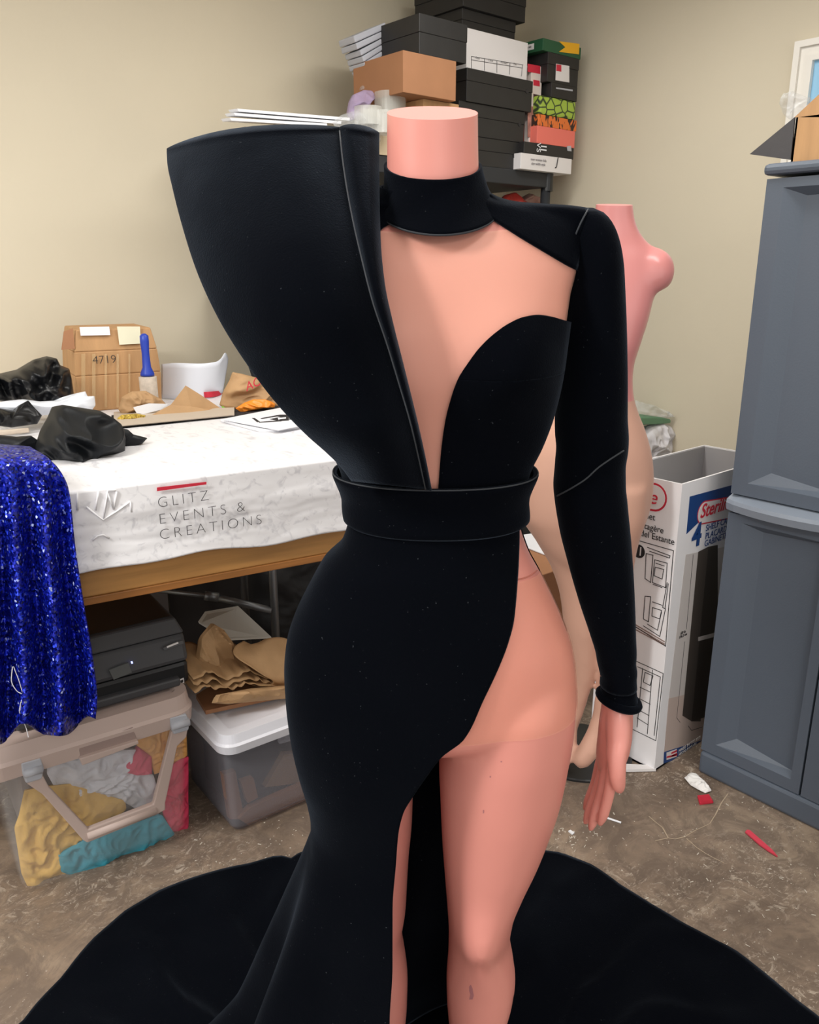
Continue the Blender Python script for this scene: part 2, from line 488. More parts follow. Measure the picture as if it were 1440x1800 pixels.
def ankle(rows, Dl, x2):
    B, Cc = c_on_d(rows[-1][1], 1800, Dl), c_on_d(rows[-1][2], 1800, Dl)
    cx = (B[0] + Cc[0])/2
    return [(.19, cx + x2*.4, .042, .042, .062), (.12, cx + x2, .032, .036, .046), (.085, cx + x2, .033, .040, .046)]
LLEG = [(1200,545,728,.09,.11), (1290,560,722,.1,.115), (1340,575,722,.098,.11), (1400,592,726,.09,.1), (1450,598,724,.085,.095), (1500,602,719,.08,.09), (1550,606,716,.074,.082), (1600,612,713,.066,.074),
        (1640,617,707,.062,.068), (1680,614,713,.056,.072), (1720,610,717,.052,.078), (1760,614,716,.05,.08), (1800,622,713,.046,.08)]
legs = []
for rows, Dl, kn in ((RLEG, D, (kz[0], kz[2])), (LLEG, D + .035, None)):
    ex = ankle(rows, Dl, -.005)
    legs.append(leg(rows, Dl, ex, kn))
    cx = ex[-1][1]
    ft = MB(); ft.tube([(cx, Dl + .03, .10), (cx, Dl, .085), (cx, Dl - .06, .055), (cx, Dl - .12, .035), (cx, Dl - .17, .024)], [.03, .036, .036, .034, .016], 16)
    legs.append(ft)
# arm inside the sleeve, wrist and hand
DA = 1.10
def arm_pt(px, py, d=0): return c_on_d(px, py, DA + d)
arm = MB()
pm = 1/1180.0                      # metres per pixel at the hand
arm.tube([arm_pt(1012, 430), arm_pt(1040, 470), arm_pt(1040, 620), arm_pt(1040, 740), arm_pt(1038, 850), arm_pt(1052, 960), arm_pt(1070, 1060), arm_pt(1082, 1150), arm_pt(1087, 1205), arm_pt(1086, 1240), arm_pt(1084, 1262)],
         [.03, .034, .037, .037, .036, .034, .030, .026, .0245, .0235, .024], 20)
hand = [MB(), MB(), MB(), MB(), MB(), MB()]
def flat_tube(mb, path, n=20):     # (px, py, depth, half width in px, half depth m)
    rs = []
    for px, py, d, w, h in path:
        c = arm_pt(px, py, d)
        rs.append([c + np.array([math.cos(q)*w*pm, -math.sin(q)*h, 0]) for q in (2*math.pi*k/n for k in range(n))])
    mb.loft(rs)
flat_tube(hand[0], [(1085,1225,0,26,.024), (1085,1245,0,28,.024), (1083,1270,0,30,.025), (1081,1295,.002,30,.030), (1078,1315,.004,29,.034), (1074,1332,.006,26,.034), (1070,1346,.006,20,.030), (1067,1356,.006,13,.022)])
arm.v += []
FING = [  # px path with depth: index, middle, ring, little
    [(1084,1318,-.026), (1077,1352,-.030), (1071,1392,-.034), (1063,1425,-.034), (1054,1450,-.030)],
    [(1076,1320,-.010), (1067,1356,-.012), (1058,1396,-.014), (1047,1430,-.016), (1038,1459,-.014)],
    [(1068,1322,.008), (1060,1354,.007), (1050,1390,.005), (1038,1422,.003), (1029,1448,.004)],
    [(1061,1318,.026), (1054,1344,.026), (1047,1374,.024), (1036,1402,.021), (1028,1424,.020)]]
for k, path in enumerate(FING):
    P = smooth_curve([arm_pt(*q) for q in path], 12)
    base = [.0098, .0100, .0095, .0085][k]
    rr = [base*(1 - .18*(i/11)) * (1 if i < 10 else (.86 if i == 10 else .5)) for i in range(12)]
    hand[1 + k].tube(P, rr, 14)
P = smooth_curve([arm_pt(1085, 1240, -.006), arm_pt(1087, 1270, -.018), arm_pt(1087, 1300, -.028), arm_pt(1084, 1332, -.042), arm_pt(1085, 1362, -.048), arm_pt(1090, 1392, -.046)], 18)
hand[5].tube(P, [.017, .0178, .0182, .0184, .0184, .0182, .0178, .0172, .0164, .0154, .0145, .0138, .0132, .0128, .0122, .0112, .0092, .005], 16)

mann = thing('mannequin', 'headless pink mannequin wearing the black velvet gown, one leg bared by the slit', 'mannequin', W(CX, D, 0))
body_mb = solid_body('body', [torso] + legs, M_skin, mann, .0058, 9)
def cut(mb, co, no, fill=True):
    bm = bmesh.new(); me = bpy.data.meshes.new('t'); me.from_pydata(mb.v, [], mb.f); bm.from_mesh(me); bpy.data.meshes.remove(me)
    g = bmesh.ops.bisect_plane(bm, geom=list(bm.verts) + list(bm.edges) + list(bm.faces), plane_co=Vector(co), plane_no=Vector(no), clear_outer=True)
    out = MB(); cap = None
    if fill:
        ed = [e for e in g['geom_cut'] if isinstance(e, bmesh.types.BMEdge)]
        cap = bmesh.ops.contextual_create(bm, geom=ed)['faces']
    bm.verts.index_update()
    out.v = [tuple(v.co) for v in bm.verts]; out.f = [tuple(v.index for v in f.verts) for f in bm.faces]; bm.free()
    return out
body_mb = cut(body_mb, c_on_d(760, 198, D), (0, -.30, 1))
body_bvh = BVHTree.FromPolygons([Vector(p) for p in body_mb.v], body_mb.f)
body_c = MB(); body_c.v, body_c.f = list(body_mb.v), list(body_mb.f)
capf = [f for f in body_mb.f if len(f) > 8]
body_mb.f = [f for f in body_mb.f if len(f) <= 8]
mesh_obj('body', wmb(body_mb), M_skin, mann, smooth=True)
capm = MB()
for f in capf: capm.add([body_mb.v[i] for i in f], [tuple(range(len(f)))])
mesh_obj('neck_cap', capm, mat('matte_pink_cap', (232, 160, 152), .9, spec=.1), mann)
def on_body(px, py, lift=.0006):
    hit = body_bvh.ray_cast(Vector((0, 0, H)), Vector(ray_c(px, py)).normalized())
    return W(*(hit[0] - Vector(ray_c(px, py)).normalized()*lift)) if hit[0] is not None else None
M_scuff = mat('grey_mauve_scuff', (168, 108, 112), .7); M_joint = mat('joint_shadow_line', (184, 108, 92), .7)
for nm, pts in (('scuff_mark', [(825,1734), (828,1731), (831,1738), (833,1750), (831,1757), (825,1757), (827,1748), (825,1742)]), ('scuff_mark', [(849,1424), (851,1424), (851,1429), (849,1430)]), ('scuff_mark', [(861,1364), (863,1364), (863,1367), (861,1367)]), ('scuff_mark', [(880,1338), (883,1338), (883,1340), (880,1340)])):
    P = [on_body(*q) for q in pts]
    mesh_obj(nm, MB().add(P, [tuple(range(len(P)))]), M_scuff, mann)
jl = [on_body(x, y, .0012) for x, y in smooth_curve([(900,1019), (914,1018), (930,1013), (940,1006), (947,1000)], 16)]
mesh_obj('joint_line', MB().tube([p for p in jl if p is not None], .0009, 6), M_joint, mann)
arm_mb = solid_body('arm', [arm] + hand, M_skin, mann, .0023, 6)
o = mesh_obj('arm', wmb(arm_mb), M_skin, mann, smooth=True)
o['label'] = 'bare hand with long fingers below the black cuff'

# ------------------------------------------------------------------ the gown
gown = thing('evening_gown', 'long black velvet gown with one giant pointed shoulder and a floor train', 'dress', W(CX, D, 0))
def bisect_theta(pt, curve, lo, hi):
    """angle where the ring point crosses the drawn edge (x as a function of picture height)"""
    g = lambda t: (lambda q: q[0] - curve(q[1]))(proj_c(pt(t)))
    a, b = lo, hi
    ga, gb = g(a), g(b)
    if ga*gb > 0: return a if abs(ga) < abs(gb) else b
    for _ in range(40):
        m_ = (a + b)/2; gm = g(m_)
        if ga*gm <= 0: b = m_
        else: a, ga = m_, gm
    return (a + b)/2
def curve_y(pts):                  # x as a function of y
    return pchip([p[1] for p in pts], [p[0] for p in pts])
# --- bodice
CUP = curve_y([(1015,470), (1003,540), (992,558), (975,559), (955,560.5), (935,563), (915,566), (895,575), (868,590), (843,612), (822,640), (806,665), (793,700), (783,740), (776,790), (770,866)])
VLEFT = curve_y([(700,300), (700,382), (670,402), (655,440), (650,480), (660,540), (672,590), (690,650), (708,720), (725,790), (740,866)])
z1 = zrow(645)
rows = []
for z in np.linspace(z1, zrow(866), 80):
    f_ = lambda t, z=z: torso_pt(z, t, .006)
    t0 = bisect_theta(f_, CUP, .02, math.pi - .3)
    t1 = bisect_theta(f_, VLEFT, .5, math.pi - .02)
    rows.append([f_(t) for t in np.linspace(t0, t1 - 2*math.pi, 150)])
tE = bisect_theta(lambda t: torso_pt(z1, t, .006), CUP, .02, math.pi - .3)
CUPTOP = pchip([800, 806, 822, 843, 868, 895, 920, 945, 968, 990, 1030], [680, 665, 640, 612, 588, 569, 558, 554, 557, 563, 572])
def cup_top(t):
    t = max(t, .12); a, b = z1, zrow(470)
    g = lambda z: (lambda q: q[1] - CUPTOP(q[0]))(proj_c(torso_pt(z, t, .006)))
    if g(a) <= 0: return a + .0005
    for _ in range(40):
        m_ = (a + b)/2
        if g(m_) > 0: a = m_
        else: b = m_
    return (a + b)/2
bod = MB().grid(rows)
cols = []
for t in np.r_[np.linspace(tE, .1, 110), np.linspace(.1, -.25, 12)[1:]]:
    zt0 = cup_top(t)
    cols.append([torso_pt(z1 + (zt0 - z1)*q, t, .006) for q in np.linspace(0, 1, 40)])
g2 = MB().grid(cols); bod.add(g2.v, g2.f)
rows = []
zs_side = cup_top(.1)
for z in np.linspace(zs_side, z1, 30):
    f_ = lambda t, z=z: torso_pt(z, t, .006)
    t1 = bisect_theta(f_, VLEFT, .5, math.pi - .02)
    rows.append([f_(t) for t in np.linspace(-.25, t1 - 2*math.pi, 120)])
g3 = MB().grid(rows); bod.add(g3.v, g3.f)
bo_ = mesh_obj('bodice', wmb(bod), M_velvet, gown, smooth=True, solid=.003)
bm = bmesh.new(); bm.from_mesh(bo_.data); bmesh.ops.remove_doubles(bm, verts=bm.verts, dist=.0004); bmesh.ops.recalc_face_normals(bm, faces=bm.faces); bm.to_mesh(bo_.data); bm.free()
# --- upper back and left shoulder under the wing
rows = []
for z in np.linspace(zrow(328), zs_side, 56):
    f_ = lambda t, z=z: torso_pt(z, t, .006)
    t1 = bisect_theta(f_, VLEFT, .5, math.pi - .02)
    rows.append([f_(t) for t in np.linspace(-.05, t1 - 2*math.pi, 90)])
mesh_obj('back_panel', wmb(MB().grid(rows)), M_velvet, gown, smooth=True, solid=.003)
# --- nude net over chest and hip
def clipped_skin(name, planes, off):
    bm = bmesh.new()
    me = bpy.data.meshes.new('t'); me.from_pydata(body_c.v, [], body_c.f); bm.from_mesh(me); bpy.data.meshes.remove(me)
    bm.normal_update()
    for v in bm.verts: v.co += v.normal*off
    for co, no in planes:
        bmesh.ops.bisect_plane(bm, geom=list(bm.verts) + list(bm.edges) + list(bm.faces), plane_co=Vector(co), plane_no=Vector(no), clear_outer=True)
    mb = MB(); bm.verts.index_update()
    mb.v = [tuple(v.co) for v in bm.verts]; mb.f = [tuple(v.index for v in f.verts) for f in bm.faces]; bm.free()
    return mb
chest = clipped_skin('sheer_yoke', [((0, D, zrow(380)), (0, -.35, 1)), ((0, 0, zrow(866)), (0, 0, -1)), ((0, D - .01, 0), (0, 1, 0)), ((c_on_d(1010, 600, D)[0], 0, 0), (1, 0, 0)), ((c_on_d(620, 600, D)[0], 0, 0), (-1, 0, 0))], .0016)
mesh_obj('sheer_yoke', wmb(chest), M_sheer, gown, smooth=True)['label'] = 'nude net filling the plunging neckline'
hA, hB = c_on_d(815, 1303, D - .10), c_on_d(1010, 1238, D - .0)
hn = Vector((hB - hA)).cross(Vector((0, -1, .12))).normalized()
if hn.z > 0: hn = -hn
hip = clipped_skin('sheer_hip', [(hA, hn), ((0, D, zrow(1000)), (0, .12, 1)), ((c_on_d(800, 1150, D)[0], 0, 0), (-1, 0, 0))], .0016)
mesh_obj('sheer_hip_panel', wmb(hip), M_sheer_hip, gown, smooth=True)['label'] = 'nude net over the bare hip'
# --- waistband
rows = []
for k in range(24):
    q = k/23; z = zrow(826)*(1 - q) + zrow(908)*q
    off = .011 + .006*(1 - q)**3 + .0006*math.sin(q*9) - (.004 if k in (0, 23) else 0)
    rows.append([torso_pt(z, t, off) + np.array([0, 0, .004*math.cos(t)*0]) for t in TH])
wb_o = mesh_obj('waistband', wmb(MB().loft(rows, caps=False)), M_velvet, gown, smooth=True, solid=.006)
edge = MB(); edge.tube([W(*(torso_pt(zrow(825.5), t, .0175))) for t in TH] + [W(*torso_pt(zrow(825.5), 0, .0175))], .0011, 6, caps=False)
mesh_obj('piping', edge, M_piping, wb_o, smooth=True)
# --- skirt and train in one piece
SK = [(896,620,912,.096,.086), (950,603,924,.102,.094), (985,569,938,.108,.102), (1030,544,962,.112,.112), (1080,520,986,.116,.122), (1130,506,1004,.12,.13), (1180,503,1011,.124,.134), (1230,506,1012,.126,.136), (1290,514,1006,.128,.138),
      (1350,528,996,.128,.138), (1400,543,985,.128,.138), (1440,549,975,.13,.14), (1470,546,970,.134,.15), (1500,537,968,.14,.155), (1600,500,965,.16,.17), (1700,462,960,.175,.19), (1800,424,950,.19,.21)]
(k_cx, k_hw, k_fd, k_bd, _), KZ = rows_to_fn(SK, D, [(.13, -.05, .33, .22, .23), (.02, -.06, .36, .24, .26)])
SLIT = curve_y([(911,880), (912,945), (911,985), (907,1050), (903,1090), (893,1130), (880,1165), (850,1230), (815,1300), (776,1331), (750,1365), (728,1397), (709,1430), (700,1470), (696,1520), (690,1600), (690,1700), (685,1800), (682,2600)])
zf = zrow(1440)
def skirt_pt(z, t):
    p = superpt(k_cx(z), k_hw(z), k_fd(z), k_bd(z), 0, z, t, D, 2.2)
    if z < zf:
        q = (zf - z)/zf; s = math.sin(t)
        w = min(1, max(0, (t - 1.9)/.6))        # the slit edge hangs flat
        a = .055*q**1.1*(math.cos(7.2*t + .35) - .25)*w
        v = np.array([p[0] - k_cx(z), p[1] - D]); v /= np.linalg.norm(v)
        p[0] += v[0]*a; p[1] += v[1]*a
    return p
delta = pchip([zrow(896), zrow(1010), zrow(1110), zrow(1160), zrow(1250), zrow(1400), zrow(1600), zrow(1800), .1, .02], [.25, .10, .12, .45, .95, 1.05, 1.05, .95, .6, .2])
NC = 190
rows = []
zl = np.r_[np.linspace(zrow(896), zrow(1440), 100), np.linspace(zrow(1440), .02, 80)[1:]]
for z in zl:
    f_ = lambda t, z=z: skirt_pt(z, t)
    t0 = bisect_theta(f_, SLIT, .02, math.pi - .4)
    rows.append([f_(t) for t in np.linspace(t0, 2*math.pi - delta(z), NC)])
HEM = [(-40,1870), (40,1800), (70,1762), (112,1720), (165,1655), (215,1611), (280,1571), (340,1546), (395,1530), (440,1521), (475,1511), (492,1506), (507,1516), (530,1500), (620,1488), (740,1480), (850,1484), (938,1497), (985,1502), (1040,1524), (1092,1561), (1140,1590), (1200,1626), (1255,1655), (1290,1672), (1340,1712), (1400,1762), (1440,1792), (1500,1850), (1530,1900)]
def floor_c(px, py):
    r = ray_c(px, py); t = -H/r[2]; return np.array([r[0]*t, r[1]*t])
hem = np.array([floor_c(*q) for q in HEM])
hcx = np.array([-.02, D])
hang = np.array([math.atan2(-(q[1] - hcx[1]), q[0] - hcx[0]) % (2*math.pi) for q in hem])
hrad = np.linalg.norm(hem - hcx, axis=1)
od = np.argsort(hang); hang, hrad = hang[od], hrad[od]
last = rows[-1]; f_last = [np.array(p) for p in last]
tl0 = np.linspace(bisect_theta(lambda t: skirt_pt(.02, t), SLIT, .02, math.pi - .4), 2*math.pi - delta(.02), NC)
tl1 = np.array([t if t < math.pi else math.pi + (t - math.pi)*(2*math.pi + .12 - math.pi)/(tl0[-1] - math.pi) for t in tl0])
def hem_r(t):
    if t < hang[0]:
        base = hrad[0]; k = min(1, max(0, (t - 2.0)/(hang[0] - 2.0)))
        return .36 + (base - .36)*k*k*(3 - 2*k)
    return float(np.interp(t, hang, hrad))
NR = 46
for i in range(1, NR + 1):
    q = i/NR; row = []
    for j in range(NC):
        th = tl0[j] + (tl1[j] - tl0[j])*min(1, q*2.5)
        R = hem_r(th)
        a = f_last[j][:2]
        bpt = hcx + R*np.array([math.cos(th), -math.sin(th)])
        xy = a + (bpt - a)*q
        z = .006 + .014*(1 - q)
        nn = noise.noise(Vector((xy[0]*5, xy[1]*5, 2)))
        rip = .5 + .5*math.cos(th*23 + 3*nn + 2*q)
        z += .022*(1 - q)**.6*rip**3*min(1, q*6) + .006*max(0, nn)
        fold = abs(th - (math.pi + .62) - .12*(q - .5))
        z += .028*math.exp(-(fold/.035)**2)*q*(1.1 - q)
        row.append(np.array([xy[0], xy[1], z]))
    rows.append(row)
mesh_obj('skirt', wmb(MB().grid(rows)), M_velvet, gown, smooth=True, solid=.003)['label'] = 'slit skirt spreading into a round floor train'
lin_ = [[(-.04 + r*math.cos(t), D + .02 - r*.95*math.sin(t), .004) for t in TH[::2]] for r in (.001, .15, .32)]
mesh_obj('train_lining', wmb(MB().loft(lin_, caps=False)), M_velvet, gown)
# --- collar
def tilt_ring(cx_px, hw_px, y_side, y_front, fd, bd, n=72):
    out = []
    for k in range(n):
        t = 2*math.pi*k/n; c, s = math.cos(t), math.sin(t)
        d = D - (fd if s > 0 else bd)*s
        side = c_on_d(cx_px, y_side, D); fr = c_on_d(cx_px, y_front, D - fd)
        x = side[0] + c*(c_on_d(cx_px + hw_px, y_side, D)[0] - side[0])
        out.append(np.array([x, d, side[2] + (fr[2] - side[2])*s]))
    return out
cr_rows = []
for k in range(20):
    q = k/19
    cr_rows.append(tilt_ring(761 + 9*q, 83.5 + 6*q + 16*q**3, 291 + 72*q, 316 + 97*q, .066 + .026*q*q, .064 + .02*q))
    cr_rows[-1] = [p + np.array([0, -.0025*math.sin(6*math.atan2(p[1] - D, p[0] - CX) + 5*q)*q*(1 - q)*2, 0]) for p in cr_rows[-1]]
co_o = mesh_obj('collar', wmb(MB().loft(cr_rows, caps=False)), M_velvet, gown, smooth=True, solid=.004)
e = MB(); e.tube([W(*p) for p in cr_rows[-1]] + [W(*cr_rows[-1][0])], .0016, 6, caps=False)
mesh_obj('piping', e, M_piping, co_o, smooth=True)
# --- right shoulder yoke
top = smooth_curve([(856,340), (882,352), (910,358), (960,362), (1000,364.5), (1046,371)], 30)
low = smooth_curve([(846,368), (866,384), (890,400), (915,416), (945,434), (975,452), (1014,476)], 30)
rows = []
for i in range(16):
    q = i/15; r = []
    for a, b in zip(top, low):
        px, py = a + (b - a)*q
        if i == 0:
            P = c_on_d(px, py - 1, D + .01)
        else:
            rc = ray_c(px, py)
            hit = body_bvh.ray_cast(Vector((0, 0, H)), Vector(rc))
            dep = hit[0].y if hit[0] is not None else D - .01
            dep = min(dep, D - .0)
            P = c_on_d(px, py, dep - .006)
        r.append(P)
    rows.append(r)
for it in range(3):
    R2 = [[p.copy() for p in r] for r in rows]
    for i in range(1, 15):
        for j in range(1, 29):
            d_ = (rows[i-1][j][1] + rows[i+1][j][1] + rows[i][j-1][1] + rows[i][j+1][1])/4
            px, py = proj_c(rows[i][j]); R2[i][j] = c_on_d(px, py, min(rows[i][j][1], d_))
    rows = R2
back = [[p + np.array([0, .05*k, -.006*k*k]) for p in rows[0]] for k in (2, 1)]
mesh_obj('shoulder_yoke', wmb(MB().grid(back + rows)), M_velvet, gown, smooth=True, solid=.004)
# --- sleeve
SL = [(368,1024,1042,.010), (371,1014,1050,.022), (378,1008,1060,.032), (392,1004,1071,.042), (412,1002,1080,.050), (440,1001,1087,.055), (470,999,1091,.057), (520,995,1094,.056), (560,992,1096,.055), (620,988,1098,.054), (680,984,1099,.053), (730,979,1099,.053), (765,979,1101,.053), (790,981,1100,.052), (815,979,1096,.052),
      (850,976,1096,.052), (880,978,1099,.051), (930,986,1104,.049), (990,1001,1109,.045), (1060,1021,1113,.039), (1120,1041,1115,.034), (1150,1050,1116,.032), (1163,1052,1115,.031), (1176,1055,1117,.032), (1190,1058,1116,.031), (1205,1057,1117,.031)]
fn, Z = rows_to_fn([(a, b, c, d, d) for a, b, c, d in SL], DA)
rows = []
for z in np.linspace(max(Z), min(Z), 120):
    ring = []
    for t in TH[::2]:
        p = superpt(fn[0](z), fn[1](z), fn[2](z), fn[3](z), 0, z, t, DA, 2.1)
        ring.append(p)
    rows.append(ring)
sl_o = mesh_obj('sleeve', wmb(MB().loft(rows, caps=False)), M_velvet, gown, smooth=True, solid=.003)
cuff = MB(); ring = []
for k in range(48):
    t = 2*math.pi*k/48
    c = arm_pt(1088, 1229)
    ring.append(c + np.array([math.cos(t)*.0285, -math.sin(t)*.030, -.0075*math.cos(t)]))
cuff.tube([W(*p) for p in ring] + [W(*ring[0])], .0066, 10, caps=False)
c2 = MB(); rr = []
for k in range(8):
    q = k/7
    rr.append([W(*(arm_pt(1088, 1203 + 27*q) + np.array([math.cos(t)*(.025 + .004*q), -math.sin(t)*(.028 + .002*q), -.0075*q*math.cos(t)]))) for t in TH[::2]])
c2.loft(rr, caps=False); cuff.add(c2.v, c2.f)
mesh_obj('cuff', cuff, M_velvet, sl_o, smooth=True)
for pts, rad in (([(1034,368), (1022,390), (1009,422), (1002,455), (998,500), (993,558), (990,600)], .0012), ([(1097,792), (1075,806), (1052,822), (1030,842), (1005,858), (979,872)], .0011)):
    P = []
    for px, py in smooth_curve(pts, 30):
        A = c_on_d(px, py, DA); z = A[2]
        cxx, hww, fdd = fn[0](z), fn[1](z), fn[2](z)
        # nearest front point of the sleeve for this picture position
        best = None
        for t in np.linspace(.02, math.pi - .02, 80):
            p = superpt(cxx, hww, fdd, fdd, 0, z, t, DA, 2.1, .0075); q = proj_c(p)
            p2 = c_on_d(px, py, p[1]); e_ = abs(p2[0] - p[0])
            if best is None or e_ < best[0]: best = (e_, p2)
        P.append(W(*best[1]))
    mesh_obj('seam', MB().tube(P, rad, 6), M_piping, sl_o, smooth=True)
# --- the wing: main panel and inner lapel, each a flattened shell with a rolled top
def wing(name, outer, inner, dmid, thick, arch, n=90, label=None, roll=.11):
    O, I = smooth_curve(outer, n), smooth_curve(inner, n)
    rows = []
    m = 72
    for i in range(n + 12):
        if i < n:
            t = i/(n - 1); o_, i_ = O[i], I[i]; shrink, up = 1.0, 0
        else:
            a = (i - n + 1)/12*math.pi/2; t = 1; o_, i_ = O[-1], I[-1]
            shrink, up = max(.02, math.cos(a)), math.sin(a)
        dc, hh = dmid(t), thick(t)
        r = []
        for k in range(m):
            th = 2*math.pi*k/m; c, s = math.cos(th), math.sin(th)
            u = .5 - .5*(abs(c)**.55)*(1 if c > 0 else -1)     # 0 outer .. 1 inner
            px, py = o_ + (i_ - o_)*u
            py -= arch(t)*math.sin(math.pi*min(1, u**.8))
            py -= up*14*(math.sin(math.pi*(.04 + .92*u)))**.35
            dep = D + dc(u) + roll*max(0, (t - .5)/.5)**2.2 - hh*s*(.35 + .65*math.sin(math.pi*u)**.5)*shrink
            r.append(c_on_d(px, py, dep))
        rows.append(r)
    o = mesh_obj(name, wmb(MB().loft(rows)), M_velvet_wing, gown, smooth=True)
    if label: o['label'] = label
    return O, I, o
OUT = [(618,846), (600,822), (575,797), (540,766), (490,714), (435,642), (385,562), (347,480), (321,400), (303,330), (294,286), (293,268)]
SEAM = [(748,860), (737,810), (722,745), (703,680), (680,604), (655,530), (636,455), (620,385), (608,320), (601,270), (598,240), (597,230)]
INN = [(760,864), (750,812), (737,752), (722,690), (705,622), (690,562), (677,500), (670,430), (667.5,360), (667,300), (667,255), (667,240)]
wd = pchip([0, .2, .45, .7, 1], [-.112, -.150, -.150, -.125, -.065])
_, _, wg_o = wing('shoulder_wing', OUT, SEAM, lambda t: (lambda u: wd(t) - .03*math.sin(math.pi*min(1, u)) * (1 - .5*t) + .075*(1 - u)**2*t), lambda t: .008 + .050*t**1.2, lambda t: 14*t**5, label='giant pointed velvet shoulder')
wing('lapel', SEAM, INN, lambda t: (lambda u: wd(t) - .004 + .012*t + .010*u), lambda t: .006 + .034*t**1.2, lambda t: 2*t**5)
e = MB(); e.tube([W(*c_on_d(x, y, D + wd(i/29) - .013 - .036*(i/29)**1.2 + .11*max(0, (i/29 - .5)/.5)**2.2)) for i, (x, y) in enumerate(smooth_curve(SEAM, 30))], .0009, 6)
mesh_obj('piping', e, M_piping, wg_o, smooth=True)
#@@PART2
# ------------------------------------------------------------------ generic builders for the clutter
def pillow(outline, n, tf, tb, amp=.01, freq=18, seed=0, rings=26, m=150, flat=.5, ridge=False):
    """a soft lump with the given outline, bulging tf towards the viewer and tb behind"""
    P = resample(outline, m, True); c = P.mean(0); n = np.array(n) / np.linalg.norm(n)
    mb = MB(); fr, bk = [], []
    def disp(p, r):
        q = Vector(p)*freq + Vector((seed*7.3, seed*3.1, seed))
        if not ridge: v = noise.fractal(q, .8, 2.1, 4)
        else:
            w = noise.noise_vector(q*.3)*1.5
            v = 1.3*(.5 - abs(noise.noise(q*.55 + w))*2.4) + .6*(.5 - abs(noise.noise(q*1.3 + w*1.5))*2.4)
        return amp*v*(1 - r**8)
    for i in range(rings + 1):
        r = 1 - i/rings if i < rings else .0
        a, b = [], []
        for p in P:
            x = c + (p - c)*r
            a.append(x + n*(tf*(1 - r**2.2)**flat + disp(x, r)))
            b.append(x - n*(tb*(1 - r**2.2)**flat))
        fr.append(a); bk.append(b)
    mb.loft(fr[::-1], caps=False); mb.loft(bk, caps=False)
    return mb
def face_n(f): return -f.e2
def px_outline(f, pts, d): return [f.at(x, y, d) for x, y in pts]
def slab(f, pts, d, th): return MB().prism(px_outline(f, pts, d), f.e2*th)
VFR = Frame((0, 0), (1, 0)); VFR.e2 = np.array([0., 1., 0.])
def vframe(v): return Frame((0, v), (1, v))
def uframe(u, v):                  # faces towards -X, s runs towards -Y
    f = Frame((u, v), (u, v - 1)); return f

# ------------------------------------------------------------------ second mannequin
D2 = 2.2
k2 = 1/655.0
def w2(hpx): return hpx*k2
T2 = [(340,1049,1110,.046,.046), (385,1046,1115,.046,.05), (405,1043,1122,.048,.054), (425,1028,1137,.05,.062), (437,1005,1150,.055,.07), (452,998,1158,.062,.076), (485,996,1158,.075,.08), (515,1000,1150,.085,.085), (560,1008,1138,.095,.085), (600,1009,1125,.095,.08), (640,1004,1113,.085,.075), (665,1000,1111,.082,.075),
      (690,996,1112,.082,.078), (715,986,1118,.086,.085), (760,952,1135,.1,.105), (800,931,1145,.11,.125), (840,919,1148,.112,.135), (870,916,1146,.112,.132), (905,917,1138,.108,.12), (930,932,1127,.10,.112), (965,955,1110,.086,.1), (1000,985,1096,.06,.08)]
fn2, Z2 = rows_to_fn(T2, D2)
tb = MB(); rs = []
for z in np.linspace(max(Z2), min(Z2), 110):
    rs.append([superpt(fn2[0](z), fn2[1](z), fn2[2](z), fn2[3](z), 0, z, t, D2, 2.1) for t in TH[::2]])
tb.loft(rs)
def leg2(rows, Dl, foot):
    fn, Z = rows_to_fn([(y, a, b, w2(b - a)/2*1.15, w2(b - a)/2*1.2) for y, a, b in rows], Dl)
    mb = MB()
    mb.loft([[superpt(fn[0](z), fn[1](z), fn[2](z), fn[3](z), 0, z, t, Dl, 2.0) for t in TH[::3]] for z in np.linspace(max(Z), min(Z), 70)])
    return mb
LA2 = leg2([(850,930,1030), (905,917,1036), (950,942,1041), (1000,970,1045), (1050,985,1050), (1100,991,1053), (1130,996,1052), (1180,1002,1047), (1220,1002,1036), (1260,1001,1024), (1290,1000,1014), (1305,998,1012)], D2 + .02, None)
LB2 = leg2([(850,1035,1140), (905,1034,1135), (950,1038,1122), (1000,1044,1113), (1050,1051,1109), (1100,1056,1107), (1150,1058,1104), (1200,1052,1092), (1240,1045,1077), (1262,1042,1072)], D2 - .02, None)
toe = c_on_d(1018, 1338, 2.19); f2 = MB()
f2.tube([c_on_d(1060, 1225, D2 - .02), c_on_d(1057, 1255, D2 - .02), c_on_d(1048, 1288, D2 - .03), c_on_d(1036, 1318, D2 - .045), c_on_d(1022, 1338, D2 - .055), c_on_d(1012, 1346, D2 - .06)], [.024, .025, .028, .033, .028, .014], 18)
f2b = MB(); f2b.tube([c_on_d(1006, 1285, D2 + .02), c_on_d(1000, 1315, D2 + .0), c_on_d(985, 1342, D2 - .03), c_on_d(975, 1350, D2 - .04)], [.02, .026, .028, .012], 16)
def stump(cx, cy, sx):
    mb = MB(); c = c_on_d(cx, cy, D2 - .005); rs = []
    for i in range(1, 20):
        a = math.pi*i/20
        rs.append([c + np.array([-math.cos(a)*.062*sx, math.cos(q)*.058*math.sin(a), math.sin(q)*.062*math.sin(a)]) for q in (2*math.pi*k/24 for k in range(24))])
    return cut(mb.loft(rs), c_on_d(cx + 12*sx, 511, D2), (.25*sx, 0, -.97))
b2 = solid_body('b2', [tb, LA2, LB2, f2, f2b, stump(1143, 478, 1), stump(1008, 478, -1)], None, None, .0085, 12)
b2 = cut(b2, c_on_d(1080, 360, D2), (0, -.12, 1))
zsm = c_on_d(1100, 700, D2)[2]
m2 = thing('mannequin', 'pink armless mannequin with tan hosed legs, standing behind the black sleeve', 'mannequin', W(.48, D2, 0))
